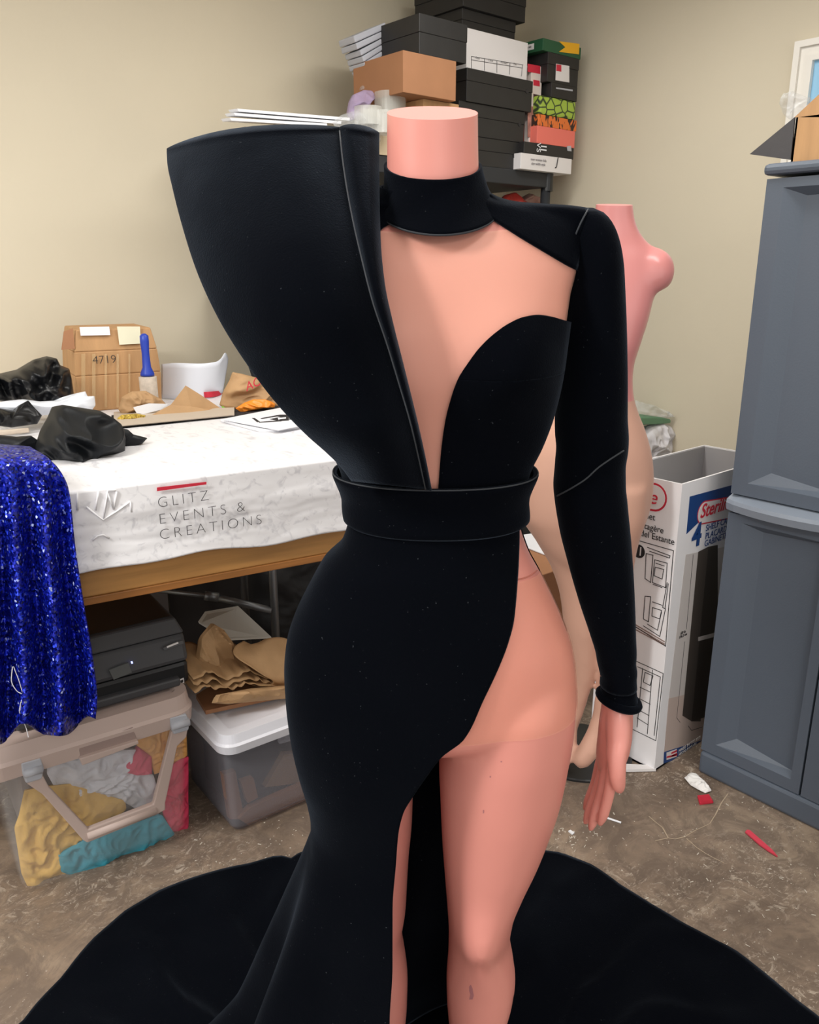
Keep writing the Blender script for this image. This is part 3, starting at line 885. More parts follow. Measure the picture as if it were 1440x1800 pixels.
up2 = cut(b2, (0, D2, zsm), (0, 0, -1)); lo2 = cut(b2, (0, D2, zsm), (0, 0, 1))
q = mesh_obj('torso', wmb(up2), M_skin2, m2, smooth=True); q.data.set_sharp_from_angle(angle=math.radians(50))
q = mesh_obj('legs', wmb(lo2), M_beige, m2, smooth=True); q.data.set_sharp_from_angle(angle=math.radians(60)); q['label'] = 'hips and legs in tan hosiery'
bc2 = on_z(1018, 1322, 0); br2 = np.linalg.norm(on_z(1014, 1375, 0) - bc2)
mesh_obj('base_plate', MB().lathe(bc2, [(.001, .0), (br2, .0), (br2, .006), (br2 - .004, .009), (.001, .009)], 64), M_black_gloss, m2)

# ------------------------------------------------------------------ grey storage cabinet
cc = on_z(1228, 1355, 0); CU, CV1 = cc[0], cc[1]; CV0 = CV1 - .665; CZ = on_u(1348, 312, CU)[2]; CT = on_u(1345, 289, CU)[2]
cab = thing('storage_cabinet', 'tall slate grey plastic cabinet with recessed door panels and a mid ledge', 'cabinet', ((CU + .25), (CV0 + CV1)/2, 0))
mesh_obj('body', MB().box(CU + .03, CU + .50, CV0, CV1 - .004, .0, CZ), M_cabinet, cab, bevel=.006)
mesh_obj('top', MB().box(CU - .012, CU + .51, CV0 - .012, CV1 + .008, CZ + .004, CT), M_cabinet, cab, bevel=.01)
mesh_obj('plinth', MB().box(CU - .006, CU + .032, CV0, CV1, 0, .075), M_cabinet, cab, bevel=.01)
zm = on_u(1285, 880, CU)[2]
VM = on_u(1402, 1420, CU)[1]
def door(v1, v0, z0, z1, wedge_low):
    d = MB(); a = .045; b = .05; dep = .026
    def q(v, z, u): return (CU + u, v, z)
    o_ = [q(v1, z0, 0), q(v0, z0, 0), q(v0, z1, 0), q(v1, z1, 0)]
    i_ = [q(v1 - a, z0 + a*.8, 0), q(v0 + a*.6, z0 + a*.8, 0), q(v0 + a*.6, z1 - a*.5, 0), q(v1 - a, z1 - a*.5, 0)]
    n_ = [q(v1 - a - b, z0 + a*.8 + .034, dep), q(v0 + a*.6 + .010, z0 + a*.8 + .012, dep), q(v0 + a*.6 + .010, z1 - a*.5 - .012, dep), q(v1 - a - b, z1 - a*.5 - .02, dep)]
    bk = [q(v1, z0, .03), q(v0, z0, .03), q(v0, z1, .03), q(v1, z1, .03)]
    vs = o_ + i_ + n_ + bk; fs = []
    for k in range(4):
        m_ = (k + 1) % 4
        fs += [(k, m_, 4 + m_, 4 + k), (4 + k, 4 + m_, 8 + m_, 8 + k), (k, m_, 12 + m_, 12 + k)]
    fs += [(8, 9, 10, 11), (12, 13, 14, 15)]
    return mesh_obj('door', d.add(vs, fs), M_cabinet, cab)
door(CV1, VM + .003, .078, zm - .034, True); door(VM - .003, CV0, .078, zm - .034, True)
door(CV1, VM + .003, zm + .022, CZ - .004, False); door(VM - .003, CV0, zm + .022, CZ - .004, False)
led = MB(); rs = []
for k in range(25):
    q = k/24; v = CV1 + .002 - (CV1 - CV0)*q; bow = .012 + .034*math.sin(math.pi*min(1, q*2 % 1.0001))**.7
    rs.append([(CU + .02, v, zm - .030), (CU - bow, v, zm - .022), (CU - bow - .004, v, zm - .002), (CU - bow, v, zm + .008), (CU + .02, v, zm + .020)])
mesh_obj('handle_ledge', led.loft(rs), M_cabinet_light, cab)

# carton standing on the cabinet
cf = uframe(CU + .06, CV1)
pA, pB = cf.at(1390, 282), cf.at(1440, 282)
zb_ = CT; v1_ = cf.at(1391, 280)[1]; zt_ = cf.at(1397, 207)[2]
cb = thing('cardboard_box', 'open brown carton with a raised flap on top of the grey cabinet', 'box', (CU + .25, v1_ - .2, zb_))
t_ = .005
mesh_obj('carton', MB().box(CU+.06, CU+.06+t_, v1_-.45, v1_, zb_, zt_).box(CU+.36, CU+.36+t_, v1_-.45, v1_, zb_, zt_).box(CU+.06, CU+.36, v1_-.45, v1_-.45+t_, zb_, zt_).box(CU+.06, CU+.36, v1_-t_, v1_, zb_, zt_).box(CU+.06, CU+.36, v1_-.45, v1_, zb_, zb_+t_), M_carton_brown, cb)
a_, b_, c_ = cf.at(1397, 206), cf.at(1318, 271), cf.at(1390, 281)
M_flap_dark = mat('shaded_flap_card', (66, 64, 66), .6, bump=.2, bscale=20)  # shade on the flap's underside, put into the card colour
mesh_obj('flap', MB().prism([a_, b_, c_], (.006, 0, 0)), M_flap_dark, cb)['label'] = 'side flap hanging out, its shaded underside coloured dark'
mesh_obj('flap', MB().prism([cf.at(1397, 206), cf.at(1446, 206), cf.at(1446, 160)], (.005, 0, 0)), M_carton_brown, cb)
M_clear = clear_mat('crinkled_clear_film', (232, 236, 240), .22, .12, bump=.9, bscale=45)
single('bubble_wrap', 'crumpled clear wrapping film poking out behind the carton on the cabinet', 'packing film',
       pillow(px_outline(uframe(CU + .30, CV1), [(1372,185), (1380,166), (1396,162), (1415,170), (1432,176), (1430,200), (1412,214), (1388,210), (1378,202)], 0), (-1, -.2, .1), .05, .04, .02, 40, 3, ridge=True), M_clear, smooth=True)
# framed picture on the right wall
M_white_trim = mat('white_moulding', (236, 232, 224), .45)
M_sky_print = mat('pale_blue_print', (150, 200, 232), .4)
pf_ = uframe(WU - .002, 0)
A_, B_ = pf_.at(1405, 76), pf_.at(1394, 182)
pv, pz1 = A_[1], A_[2]; pz0 = B_[2] - .25
pic = thing('picture_frame', 'white moulded picture frame on the right wall, cut off by the photo edge', 'picture', (WU - .03, pv - .3, pz0))
for k, (a, w, dd) in enumerate(((0, .022, .035), (.022, .03, .022), (.052, .02, .03))):
    o_ = [(pv - a, pz1 - a), (pv - .6 + a, pz1 - a), (pv - .6 + a, pz0 + a), (pv - a, pz0 + a)]
    i_ = [(pv - a - w, pz1 - a - w), (pv - .6 + a + w, pz1 - a - w), (pv - .6 + a + w, pz0 + a + w), (pv - a - w, pz0 + a + w)]
    mb = MB()
    for j in range(4):
        m_ = (j + 1) % 4
        mb.prism([(WU - .001, *o_[j]), (WU - .001, *o_[m_]), (WU - .001, *i_[m_]), (WU - .001, *i_[j])], (-dd, 0, 0))
    mesh_obj('moulding', mb, M_white_trim, pic)
mesh_obj('print', MB().box(WU - .012, WU - .003, pv - .53, pv - .072, pz0 + .07, pz1 - .072), M_sky_print, pic)

# ------------------------------------------------------------------ open white carton with printed sides
bp_ = on_z(1150, 1357, 0); BU, BV = bp_[0], bp_[1]
BZ = on_u(1207, 853, BU)[2]; bk_ = on_z(1238, 782, BZ); BU1, BV1 = bk_[0], bk_[1]
ct = thing('shelf_carton', 'tall open white carton with blue print, beside the grey cabinet', 'box', ((BU + BU1)/2, (BV + BV1)/2, 0))
M_carton_white = mat('glossy_white_card', (243, 242, 245), .3)
M_carton_in = mat('grey_card_inside', (176, 174, 176), .7)
t_ = .006
mesh_obj('carton', MB().box(BU, BU1, BV, BV + t_, 0.002, BZ).box(BU, BU1, BV1 - t_, BV1, 0.002, BZ).box(BU, BU + t_, BV + t_, BV1 - t_, 0.002, BZ).box(BU1 - t_, BU1, BV + t_, BV1 - t_, 0.002, BZ).box(BU, BU1, BV, BV1, .002, .008), M_carton_white, ct)
mesh_obj('liner', MB().box(BU + t_, BU1 - t_, BV1 - t_ - .0012, BV1 - t_, .01, BZ - .004).box(BU1 - t_ - .0012, BU1 - t_, BV + t_, BV1 - t_, .01, BZ - .004), M_carton_in, ct)
LF = Frame((BU, BV1), (BU, BV)); RF = Frame((BU, BV), (BU1, BV))   # left printed face and right printed face
LF.e2 = np.array([1., 0, 0]); RF.e2 = np.array([0., 1, 0])
def decal(name, f, pts, m, root, lift=.0008, th=.0006): return mesh_obj(name, MB().prism([f.at(x, y, -lift) for x, y in pts], f.e2*th*.9), m, root)
def strokes(name, f, segs, m, root, w=.0016, lift=.0008):
    mb = MB()
    for pts in segs:
        P = [f.at(x, y, -lift) for x, y in pts]
        for a, c in zip(P[:-1], P[1:]):
            d = (c - a)/ (np.linalg.norm(c - a) + 1e-9); n = np.cross(d, f.e2)*w/2
            mb.prism([a - n - d*w*.3, c - n + d*w*.3, c + n + d*w*.3, a + n - d*w*.3], f.e2*.0005)
    return mesh_obj(name, mb, m, root)
Z_ = (0, 0, 1)
decal('blue_panel', RF, [(1213,873), (1290,852), (1290,903), (1236,911), (1207,939)], M_blue, ct)
def pill(f, x0, x1, yc0, yc1, r, lift):
    A_, B_ = f.at(x0, yc0, -lift), f.at(x1, yc1, -lift); up = np.array([0, 0, 1.]); e = f.e1
    P = [A_ - e*math.sin(a)*r + up*math.cos(a)*r for a in np.linspace(0, math.pi, 14)] + [B_ + e*math.sin(a)*r - up*math.cos(a)*r for a in np.linspace(0, math.pi, 14)]
    return MB().prism(P, f.e2*.0005)
mesh_obj('badge', pill(RF, 1238, 1330, 901, 884, .036, .0016), M_red, ct); mesh_obj('badge', pill(RF, 1238, 1330, 901, 884, .032, .0022), M_white_card, ct)
text('logo', 'Sterilite', RF.at(1230, 911, -.0024), RF.e1, Z_, .058, M_red, ct, shear=.25, thin=.0008)
text('numeral', '4', RF.at(1215, 962, -.001), RF.e1, Z_, .098, M_blue, ct, thin=.003, sx=1.0)
for k, (w, x, y) in enumerate((('SHELF CABINET', 1240, 934), ('PLACARD', 1239, 948), ('GABINETE', 1237.5, 961))):
    text('caption', w, RF.at(x, y, -.001), RF.e1, Z_, .028, M_blue, ct)
M_photo_grey = mat('printed_cabinet_grey', (72, 66, 62), .4); M_photo_dark = mat('printed_cabinet_dark', (50, 46, 44), .4)
M_room_print = mat('printed_wall_grey', (206, 200, 198), .4); M_room_floor = mat('printed_floor_beige', (196, 178, 170), .4)
decal('room_print', RF, [(1206,975), (1290,958), (1290,1246), (1176,1228)], M_room_print, ct)
decal('room_print', RF, [(1176,1228), (1290,1200), (1290,1290), (1168,1322)], M_room_floor, ct, lift=.0011)
decal('cabinet_picture', RF, [(1228,970), (1246,961), (1232,1268), (1216,1268), (1200,1258)], M_photo_grey, ct, lift=.0016)
decal('cabinet_picture', RF, [(1246,961), (1262,958), (1262,1254), (1216,1268)], M_photo_dark, ct, lift=.0020)
decal('cabinet_picture', RF, [(1228,1120), (1262,1111), (1262,1118), (1228,1127)], M_room_print, ct, lift=.0024)
strokes('dimension_line', RF, [[(1219,975), (1207,1106)], [(1204,1128), (1190,1262), (1196,1270)], [(1210,1276), (1216,1284), (1235,1278)]], M_ink, ct, lift=.0014)
text('caption', '69 in', RF.at(1196, 1116, -.0014), RF.e1, Z_, .014, M_ink, ct); text('caption', '176.2 cm', RF.at(1193, 1123, -.0014), RF.e1, Z_, .012, M_ink, ct)
decal('blue_panel', RF, [(1168,1322), (1290,1284), (1290,1302), (1167,1342)], M_blue, ct, lift=.0016)
decal('flag_print', RF, [(1172,1323), (1190,1316.5), (1190,1330), (1172,1336)], M_white_card, ct, lift=.0020)
strokes('flag_print', RF, [[(1181,1324), (1190,1320)], [(1181,1329), (1190,1325)], [(1173,1331), (1190,1327)]], M_red, ct, w=.006, lift=.0024)
text('caption', 'MADE IN THE USA', RF.at(1192.5, 1323, -.002), RF.e1, Z_, .016, M_white_card, ct); text('caption', 'HECHO EN EE.UU.', RF.at(1192.5, 1329, -.002), RF.e1, Z_, .013, M_white_card, ct)
mesh_obj('badge', pill(LF, 1085, 1150, 862, 874, .042, .0012), M_red, ct); mesh_obj('badge', pill(LF, 1085, 1150, 862, 874, .036, .0018), M_white_card, ct)
text('logo', 'Sterilite', LF.at(1155, 887, -.002), LF.e1, Z_, .060, M_red, ct, align='RIGHT', shear=.2)
for w, x, y in (('4 Shelf Cabinet', 1152, 915), ('Placard \u00e0 \u00c9tag\u00e8re', 1167, 938), ('Gabinete del Estante', 1186, 958)):
    text('caption', w, LF.at(x, y, -.001), LF.e1, Z_, .027, M_ink, ct, align='RIGHT', sx=.95)
strokes('assembly_drawing', LF, [[(1118,949), (1184,968), (1170,1136), (1115,1100)], [(1184,968), (1170,1136), (1115,1100)], [(1138,962), (1178,977), (1177,981), (1142,969)], [(1136,973), (1148,976), (1144,1024), (1134,1017), (1136,973)],
    [(1151,984), (1173,990), (1170,1033), (1147,1024), (1151,984)], [(1153,990), (1168,995)], [(1152,997), (1167,1001), (1164,1018), (1150,1012), (1152,997)], [(1148,1027), (1164,1033)], [(1173,1024), (1165,1068), (1169,1070), (1175,1026)],
    [(1134,1048), (1144,1049), (1140,1093), (1131,1088), (1134,1048)], [(1147,1058), (1164,1064)], [(1147,1068), (1163,1073), (1160,1088), (1146,1083), (1147,1068)], [(1131,1100), (1160,1119), (1170,1070)], [(1138,1097), (1156,1108), (1163,1076)],
    [(1118,1162), (1166,1184), (1153,1302), (1112,1282)], [(1121,1172), (1161,1190), (1150,1293)], [(1134,1182), (1148,1188), (1143,1205), (1131,1199), (1134,1182)], [(1147,1178), (1138,1290)], [(1125,1208), (1144,1217)], [(1124,1228), (1143,1238)], [(1123,1248), (1141,1258)], [(1120,1262), (1139,1274)], [(1130,1175), (1120,1278)]], M_ink, ct, w=.0022)
ring = MB(); c_ = LF.at(1123, 969, -.001)
mesh_obj('number_disc', MB().prism([c_ + LF.e1*math.cos(a)*.021 + np.array([0, 0, math.sin(a)*.021]) for a in np.linspace(0, 2*math.pi, 25)[:-1]], LF.e2*.0006), M_ink, ct)
text('numeral', '1', LF.at(1121, 975, -.0016), LF.e1, Z_, .038, M_white_card, ct)
strokes('assembly_drawing', LF, [[(1117,1098), (1168,1128)], [(1117,1102), (1168,1132)], [(1116,1106), (1168,1134)]], M_taupe_dark, ct, w=.004)
single('card_flap', 'thin white card strip torn from the foot of the white carton', 'card strip', MB().prism([on_z(1098, 1347, .002), on_z(1150, 1349, .002), on_z(1153, 1356, .002), on_z(1098, 1357, .002)], (0, 0, .009)), M_white_card)

# ------------------------------------------------------------------ bags piled behind the white carton
bgf = vframe(2.05)
M_bag_white = mat('white_tissue', (214, 212, 216), .6, bump=.3, bscale=20)
def zdrop(pts, f, d, z):           # stretch the bottom of an outline down to height z
    P = px_outline(f, pts, d); zm_ = min(p[2] for p in P)
    return P
def stand(name, label, cat, pts, f, d, m, tf, tb, amp, freq, seed, ridge=True):
    return single(name, label, cat, pillow(px_outline(f, pts, d), -f.e2, tf, tb, amp, freq, seed, ridge=ridge), m, smooth=True)
shelf_box = single('storage_tub', 'grey tub hidden low behind the white carton, piled with bags', 'tub', MB().box(2.10, 2.50, 1.95, 2.4, 0, on_v(1150, 800, 2.0)[2] - .02), M_black_matte, bevel=.01)
stand('tissue_bundle', 'white tissue bundle sticking up behind the open white carton', 'tissue', [(1118,800), (1122,768), (1140,748), (1160,742), (1176,748), (1184,764), (1182,784), (1172,805), (1140,815)], bgf, 0, M_bag_white, .05, .06, .02, 22, 1)
M_green = mat('green_folder', (96, 140, 108), .5)
single('green_folder', 'flat green plastic folder lying across the white tissue bundle', 'folder', MB().prism(px_outline(bgf, [(1112,736), (1130,733), (1160,733), (1180,737), (1180,744), (1160,746), (1112,748)], -.03), (0, .16, 0)), M_green, bevel=.006)
stand('clear_bag', 'crinkled clear plastic bag on top of the green folder', 'plastic bag', [(1118,704), (1140,710), (1156,718), (1170,722), (1176,732), (1150,735), (1124,733), (1112,722)], bgf, .02, M_clear, .06, .06, .02, 30, 5)
stand('clear_bag', 'thin clear plastic bag trailing right against the wall, below the green folder', 'plastic bag', [(1172,742), (1190,732), (1206,724), (1204,745), (1198,765), (1196,782), (1184,792), (1182,770)], bgf, .05, clear_mat('thin_clear_film', (226, 220, 204), .28, .12, bump=.8, bscale=40), .02, .02, .012, 40, 6)

# brown carton with a white sheet, seen between waist and second mannequin
bx = on_z(937, 1008, .58)
bz = .58
bf = Frame((bx[0], bx[1]), (bx[0] + .5, bx[1] + .02))
bf.e2 = np.array([-.04, 1., 0]) 
pB_ = on_z(975, 1000, bz)
single('cardboard_box', 'brown carton holding up a white sheet behind the gown waist', 'box', MB().box(bx[0] - .10, pB_[0] + .14, pB_[1] - .01, pB_[1] + .40, 0, bz), M_kraft_dark, bevel=.003)
single('paper_sheet', 'white sheet of paper lying on the brown carton behind the gown waist', 'paper', MB().prism([on_z(908, 943, bz + .002), on_z(942, 938, bz + .002), on_z(968, 980, bz + .002), on_z(922, 962, bz + .002)], (0, 0, .003)), M_paper)

# ------------------------------------------------------------------ cutting table
ZT = 1.04
TF = Frame(on_z(120, 864, ZT), on_z(604, 804, ZT))
zb1 = TF.sz(369, 1014, .03)[1]; zb0 = TF.sz(369, 969, 0)[1]
tab = thing('cutting_table', 'long wooden cutting table on grey tube legs under a white banner', 'table', TF.p(.2, .5, 0))
TL, TR, TD = -.75, .80, 1.24
mesh_obj('tabletop', MB().fbox(TF, TL, TR, .0, TD, ZT - .035, ZT - .004), M_wood, tab, bevel=.003)
mesh_obj('front_rail', MB().fbox(TF, TL, TR, .012, .04, zb1 + .012, ZT - .036), M_wood, tab, bevel=.003)
mesh_obj('rail_edge', MB().fbox(TF, TL, TR, .008, .055, zb1 - .006, zb1 + .012), M_wood_edge, tab, bevel=.002)
mesh_obj('back_rail', MB().fbox(TF, TL, TR, TD - .04, TD - .012, zb1 + .012, ZT - .036), M_wood, tab, bevel=.003)
for a, d in ((TF.sof(TF.at(482, 1060, .60)), .60), (TF.sof(TF.at(430, 1040, .95)), .95), (-.6, .60), (-.6, .95)):
    mesh_obj('leg', MB().tube([TF.p(a, d, 0), TF.p(a, d, ZT - .036)], .014, 14), M_steel, tab, smooth=True)
mesh_obj('brace', MB().tube([TF.at(372, 1048, .72), TF.at(478, 1073, .60)], .012, 12), M_steel, tab, smooth=True)
mesh_obj('brace', MB().tube([TF.at(280, 1038, .80), TF.at(372, 1048, .72), TF.at(392, 1051, .70)], .008, 12), M_steel, tab, smooth=True)
mesh_obj('collar_joint', MB().tube([TF.at(360, 1047, .72), TF.at(384, 1050, .71)], .016, 14), M_steel, tab, smooth=True)
# banner used as table cover
def banner_mat():
    m = mat('white_vinyl', (232, 231, 234), .42); nt = m.node_tree; N, L = nt.nodes, nt.links; b = N['Principled BSDF']
    tc = N.new('ShaderNodeTexCoord'); mp = N.new('ShaderNodeMapping'); mp.inputs['Scale'].default_value = (3, 1.2, 3); mp.inputs['Rotation'].default_value = (0, 0, .35)
    L.new(tc.outputs['Object'], mp.inputs[0])
    n = N.new('ShaderNodeTexNoise'); n.inputs['Scale'].default_value = 12; n.inputs['Detail'].default_value = 9; n.inputs['Distortion'].default_value = 1.4
    L.new(mp.outputs[0], n.inputs['Vector'])
    r = N.new('ShaderNodeValToRGB'); r.color_ramp.elements[0].position = .30; r.color_ramp.elements[1].position = .46
    r.color_ramp.elements[0].color = (*lin((206, 205, 210)), 1); r.color_ramp.elements[1].color = (*lin((233, 232, 235)), 1)
    L.new(n.outputs[0], r.inputs[0]); L.new(r.outputs[0], b.inputs['Base Color'])
    return m
M_banner = banner_mat()
ban = thing('banner', 'white printed banner spread over the table with its edge hanging down in front', 'banner', TF.p(.2, .5, ZT))
rows = []
drop = [(-.012, q) for q in np.linspace(0, 1, 40)]
def ban_row(d, z, q):
    r = []
    for a in np.linspace(TL - .01, TR + .01, 260):
        zz, dd = z, d
        if q is not None:
            bot = zb0 + .006*math.sin(a*9) + .004*math.sin(a*23 + 1)
            zz = ZT + .001 - (ZT - bot)*q
            w = noise.fractal(Vector((a*3.2, zz*11, 1)), 1.0, 2, 4)
            dd = d - .0055*abs(w)*min(1, q*3) - .004*q - .0022*math.sin(a*4 + zz*45)*q
        else:
            zz = z + .0012*max(0, noise.noise(Vector((a*9, d*9, 4))))
        r.append(TF.p(a, dd, zz))
    return r
for d in np.linspace(TD, .004, 40): rows.append(ban_row(d, ZT + .001, None))
for q in np.linspace(.02, 1, 46): rows.append(ban_row(-.006, 0, q))
mesh_obj('sheet', MB().grid(rows), M_banner, ban, smooth=True, solid=.002)
def TFl(px, py, lift): return TF.at(px, py, -lift)
BL = .016
M_text = mat('thin_black_print', (52, 48, 52), .7)
for w, x, y, x1 in (('GLITZ', 277, 893, 365), ('EVENTS &', 279, 922, 428), ('CREATIONS', 280, 949, 458)):
    P0_, P1_ = TF.at(x, y, -BL), TF.at(x1, y - (x1 - x)*.155, -BL)
    text('lettering', w, P0_, P1_ - P0_, Z_, .036, M_text, ban, spacing=1.35, thin=-.0010, lift=0, width=np.linalg.norm(P1_ - P0_))
mesh_obj('red_bar', MB().prism([TF.at(276, 857, -BL), TF.at(363, 847, -BL), TF.at(363, 851.5, -BL), TF.at(276, 863.5, -BL)], TF.e2*.001), M_red, ban)
for pts in ([(152,891), (181,914), (205,899), (229,882)], [(168,897), (173,864)], [(182,911), (190,862), (204,862)], [(200,896), (205,864)], [(188,864), (200,895)], [(229,882), (231,900)], [(136,866), (136,897)], [(162,950), (172,942), (181,940), (192,946)]):
    mesh_obj('emblem', MB().tube([TF.at(x, y, -.0115) for x, y in pts], .0022, 8), M_banner, ban, smooth=True)

# ------------------------------------------------------------------ things on the table
def tz(px, py): return TF.dof(on_z(px, py, ZT))
dbox = tz(190, 722)
M_tape = clear_mat('packing_tape', (222, 196, 150), .22, .1)
P_ = [TF.at(x, y, dbox) for x, y in ((140,722), (285,722), (283,640), (276,576), (132,576))]
kb = thing('cardboard_box', 'taped brown carton marked 4719 at the back of the table', 'box', TF.p(TF.sof(P_[0]) + .15, dbox + .12, ZT))
s0, s1 = TF.sof(TF.at(140, 700, dbox)), TF.sof(TF.at(284, 700, dbox)); zt_ = TF.sz(200, 578, dbox)[1]; zmid = TF.sz(200, 616, dbox)[1]
cbm = MB()
prof = [(0, 0, ZT + .002), (-.006, 0, ZT + .12), (0, 0, zmid), (.014, .012, zt_)]
for (q0, dd0, z0_), (q1, dd1, z1_) in zip(prof[:-1], prof[1:]):
    cbm.hexa([TF.p(s0 + q0, dbox + dd0, z0_), TF.p(s1 - q0, dbox + dd0, z0_), TF.p(s1 - q0, dbox + .26 - dd0, z0_), TF.p(s0 + q0, dbox + .26 - dd0, z0_),
              TF.p(s0 + q1, dbox + dd1, z1_), TF.p(s1 - q1, dbox + dd1, z1_), TF.p(s1 - q1, dbox + .26 - dd1, z1_), TF.p(s0 + q1, dbox + .26 - dd1, z1_)])
mesh_obj('carton', cbm, M_carton_brown, kb, bevel=.004)
for x0, x1 in ((143, 150), (162, 168), (184, 188), (205, 209), (226, 229)):
    mesh_obj('tape', MB().prism([TF.at(x0, 716, dbox - .0095), TF.at(x1, 716, dbox - .0095), TF.at(x1, 622, dbox - .0095), TF.at(x0, 622, dbox - .0095)], TF.e2*.001), M_tape, kb)
mesh_obj('label', MB().prism([TF.at(140, 575, dbox - .001), TF.at(192, 574, dbox - .001), TF.at(194, 589, dbox - .001), TF.at(142, 590, dbox - .001)], TF.e2*.004), M_paper, kb)
mesh_obj('label', MB().prism([TF.at(206, 574, dbox - .001), TF.at(246, 574, dbox - .001), TF.at(248, 604, dbox - .006), TF.at(210, 606, dbox - .006)], TF.e2*.004), mat('yellowed_label', (226, 222, 196), .6), kb)
mesh_obj('folded_flap', MB().prism([TF.at(108, 615, dbox - .002), TF.at(112, 583, dbox + .006), TF.at(128, 577, dbox + .006), TF.at(132, 613, dbox - .002)], TF.e2*.003), M_kraft_dark, kb)
text('marking', '4719', TF.at(163, 640, dbox - .011), TF.e1, (.06, 0, 1), .038, M_ink, kb, thin=-.0006)
# lint roller
dl = dbox - .065; rb = TF.at(263, 700, dl)
lr = thing('lint_roller', 'lint roller standing on end, blue handle up, before the taped carton', 'lint roller', (rb[0], rb[1], ZT + .004))
def zpx(y, d, x=262): return TF.sz(x, y, d)[1]
wr = (TF.sof(TF.at(279, 680, dl)) - TF.sof(TF.at(248, 680, dl)))/2
z0_ = ZT + .004
M_lint = mat('used_lint_sheet', (208, 196, 182), .8, var=.15, scale=60); M_blue_handle = mat('blue_handle', (34, 62, 170), .35)
mesh_obj('roller', MB().lathe((rb[0], rb[1], z0_), [(wr*.6, 0), (wr, 0), (wr, zpx(662, dl) - z0_), (wr*.55, zpx(661, dl) - z0_)], 32), M_lint, lr, smooth=False)
zz = [zpx(y, dl) - z0_ for y in (660, 656, 645, 620, 600, 590, 586)]
mesh_obj('handle', MB().lathe((rb[0], rb[1], z0_), [(wr*.8, zz[0]), (wr*.78, zz[1]), (wr*.48, zz[2]), (wr*.42, zz[3]), (wr*.50, zz[4]), (wr*.48, zz[5]), (wr*.2, zz[6])], 24), M_blue_handle, lr, smooth=True)
# curled white plastic strip with red tape
dcw = tz(345, 702)
cs = thing('plastic_strip', 'curled white plastic strip standing on edge behind the kraft paper', 'plastic strip', TF.p(TF.sof(TF.at(345, 690, dcw)), dcw, ZT))
M_white_plastic = mat('white_plastic_sheet', (226, 230, 240), .35)
def strip(top, bot, m, name, off=0):
    rows = []
    T_, B_ = smooth_curve(top, 40), smooth_curve(bot, 40)
    for q in np.linspace(0, 1, 8):
        r = []
        for i in range(40):
            t = i/39; px, py = T_[i] + (B_[i] - T_[i])*q
            ddep = dcw - off + .10*(1 - math.sin(math.pi*min(1, .12 + t*.86))) - .02*t
            r.append(TF.at(px, py, ddep))
        rows.append(r)
    return mesh_obj(name, MB().grid(rows), m, cs, smooth=True, solid=.002)
strip([(284,640), (310,638), (350,639), (380,636), (389,630), (396,620), (401,632), (399,645)], [(284,700), (310,702), (350,704), (380,698), (388,692), (391,690), (392,684), (392,680)], M_white_plastic, 'strip')
strip([(346,690), (360,689), (375,688), (386,687), (390,686)], [(348,698), (360,699), (375,698), (388,694), (391,691)], M_red, 'red_tape', .008)
# kraft papers
def sheet_px(name, label, cat, pts, dlist, m, th=.002, group=None):
    P = [TF.at(x, y, d) for (x, y), d in zip(pts, dlist)]
    c = sum(P)/len(P); mb = MB(); n = len(P)
    vs = P + [c]; fs = [(i, (i+1) % n, n) for i in range(n)]
    o = single(name, label, cat, MB().add(vs, fs), m, group)
    q = o.modifiers.new('sub', 'SUBSURF'); q.levels = q.render_levels = 3; q.subdivision_type = 'SIMPLE'
    q = o.modifiers.new('solid', 'SOLIDIFY'); q.thickness = th
    return o
d0 = tz(320, 734)
M_card_flat = mat('grey_beige_card', (190, 176, 160), .7)
single('card_sheet', 'long beige card with a dark underside along the back of the table', 'card sheet', MB().hexa([on_z(*q, ZT + .006) for q in ((200, 752), (412, 731), (412, 716), (200, 724))] + [on_z(*q, ZT + .012) for q in ((200, 750), (412, 729), (412, 716), (200, 724))]), M_card_flat)
single('rubber_mat', 'thin black mat edge lying under the beige card', 'mat', MB().hexa([on_z(*q, ZT + .0035) for q in ((196, 754), (500, 722), (500, 712), (196, 730))] + [on_z(*q, ZT + .0055) for q in ((196, 754), (500, 722), (500, 712), (196, 730))]), M_dark_gap)
sheet_px('kraft_sheet', 'kraft paper sheet with one corner folded up into a peak before the white strip', 'paper', [(252,738), (300,712), (326,678), (352,694), (392,721), (392,727), (330,735)], [d0 + .02, d0 + .05, d0 + .06, d0 + .06, d0 + .06, d0 + .02, d0], M_kraft)
stand('kraft_bag', 'crumpled round kraft paper scrap before the lint roller', 'paper', [(208,720), (214,698), (232,688), (256,687), (284,702), (292,710), (280,720), (240,728), (214,728)], TF, tz(240, 730), M_kraft, .03, .03, .008, 25, 2)
sheet_px('paper_scrap', 'small white paper scrap lying between the kraft sheets', 'paper', [(234,716), (262,709), (296,710), (282,720), (252,728), (240,726)], [tz(240, 735)]*6, M_paper)
M_gold = mat('gold_sequins', (206, 178, 84), .4, .6, var=.5, scale=160, bump=.8, bscale=200)
stand('gold_trim', 'strip of gold sequin trim beside the kraft paper', 'sequin trim', [(206,735), (214,729), (240,727), (256,730), (254,736), (236,742), (212,744)], TF, tz(230, 742), M_gold, .012, .012, .004, 60, 4)
dA = tz(440, 722)
ac = stand('paper_bag', 'crumpled brown paper bag with red letters at the back of the table', 'paper bag', [(386,712), (392,690), (404,668), (409,654), (425,657), (452,664), (478,672), (500,690), (505,718), (450,722), (400,722)], TF, dA + .06, M_kraft, .05, .05, .014, 16, 9)
text('red_letters', 'ACE', np.array(TF.at(433, 688, dA - .014)), TF.e1 + np.array([0, 0, .38]), (0, 0, 1), .040, M_red, ac, shear=.3)
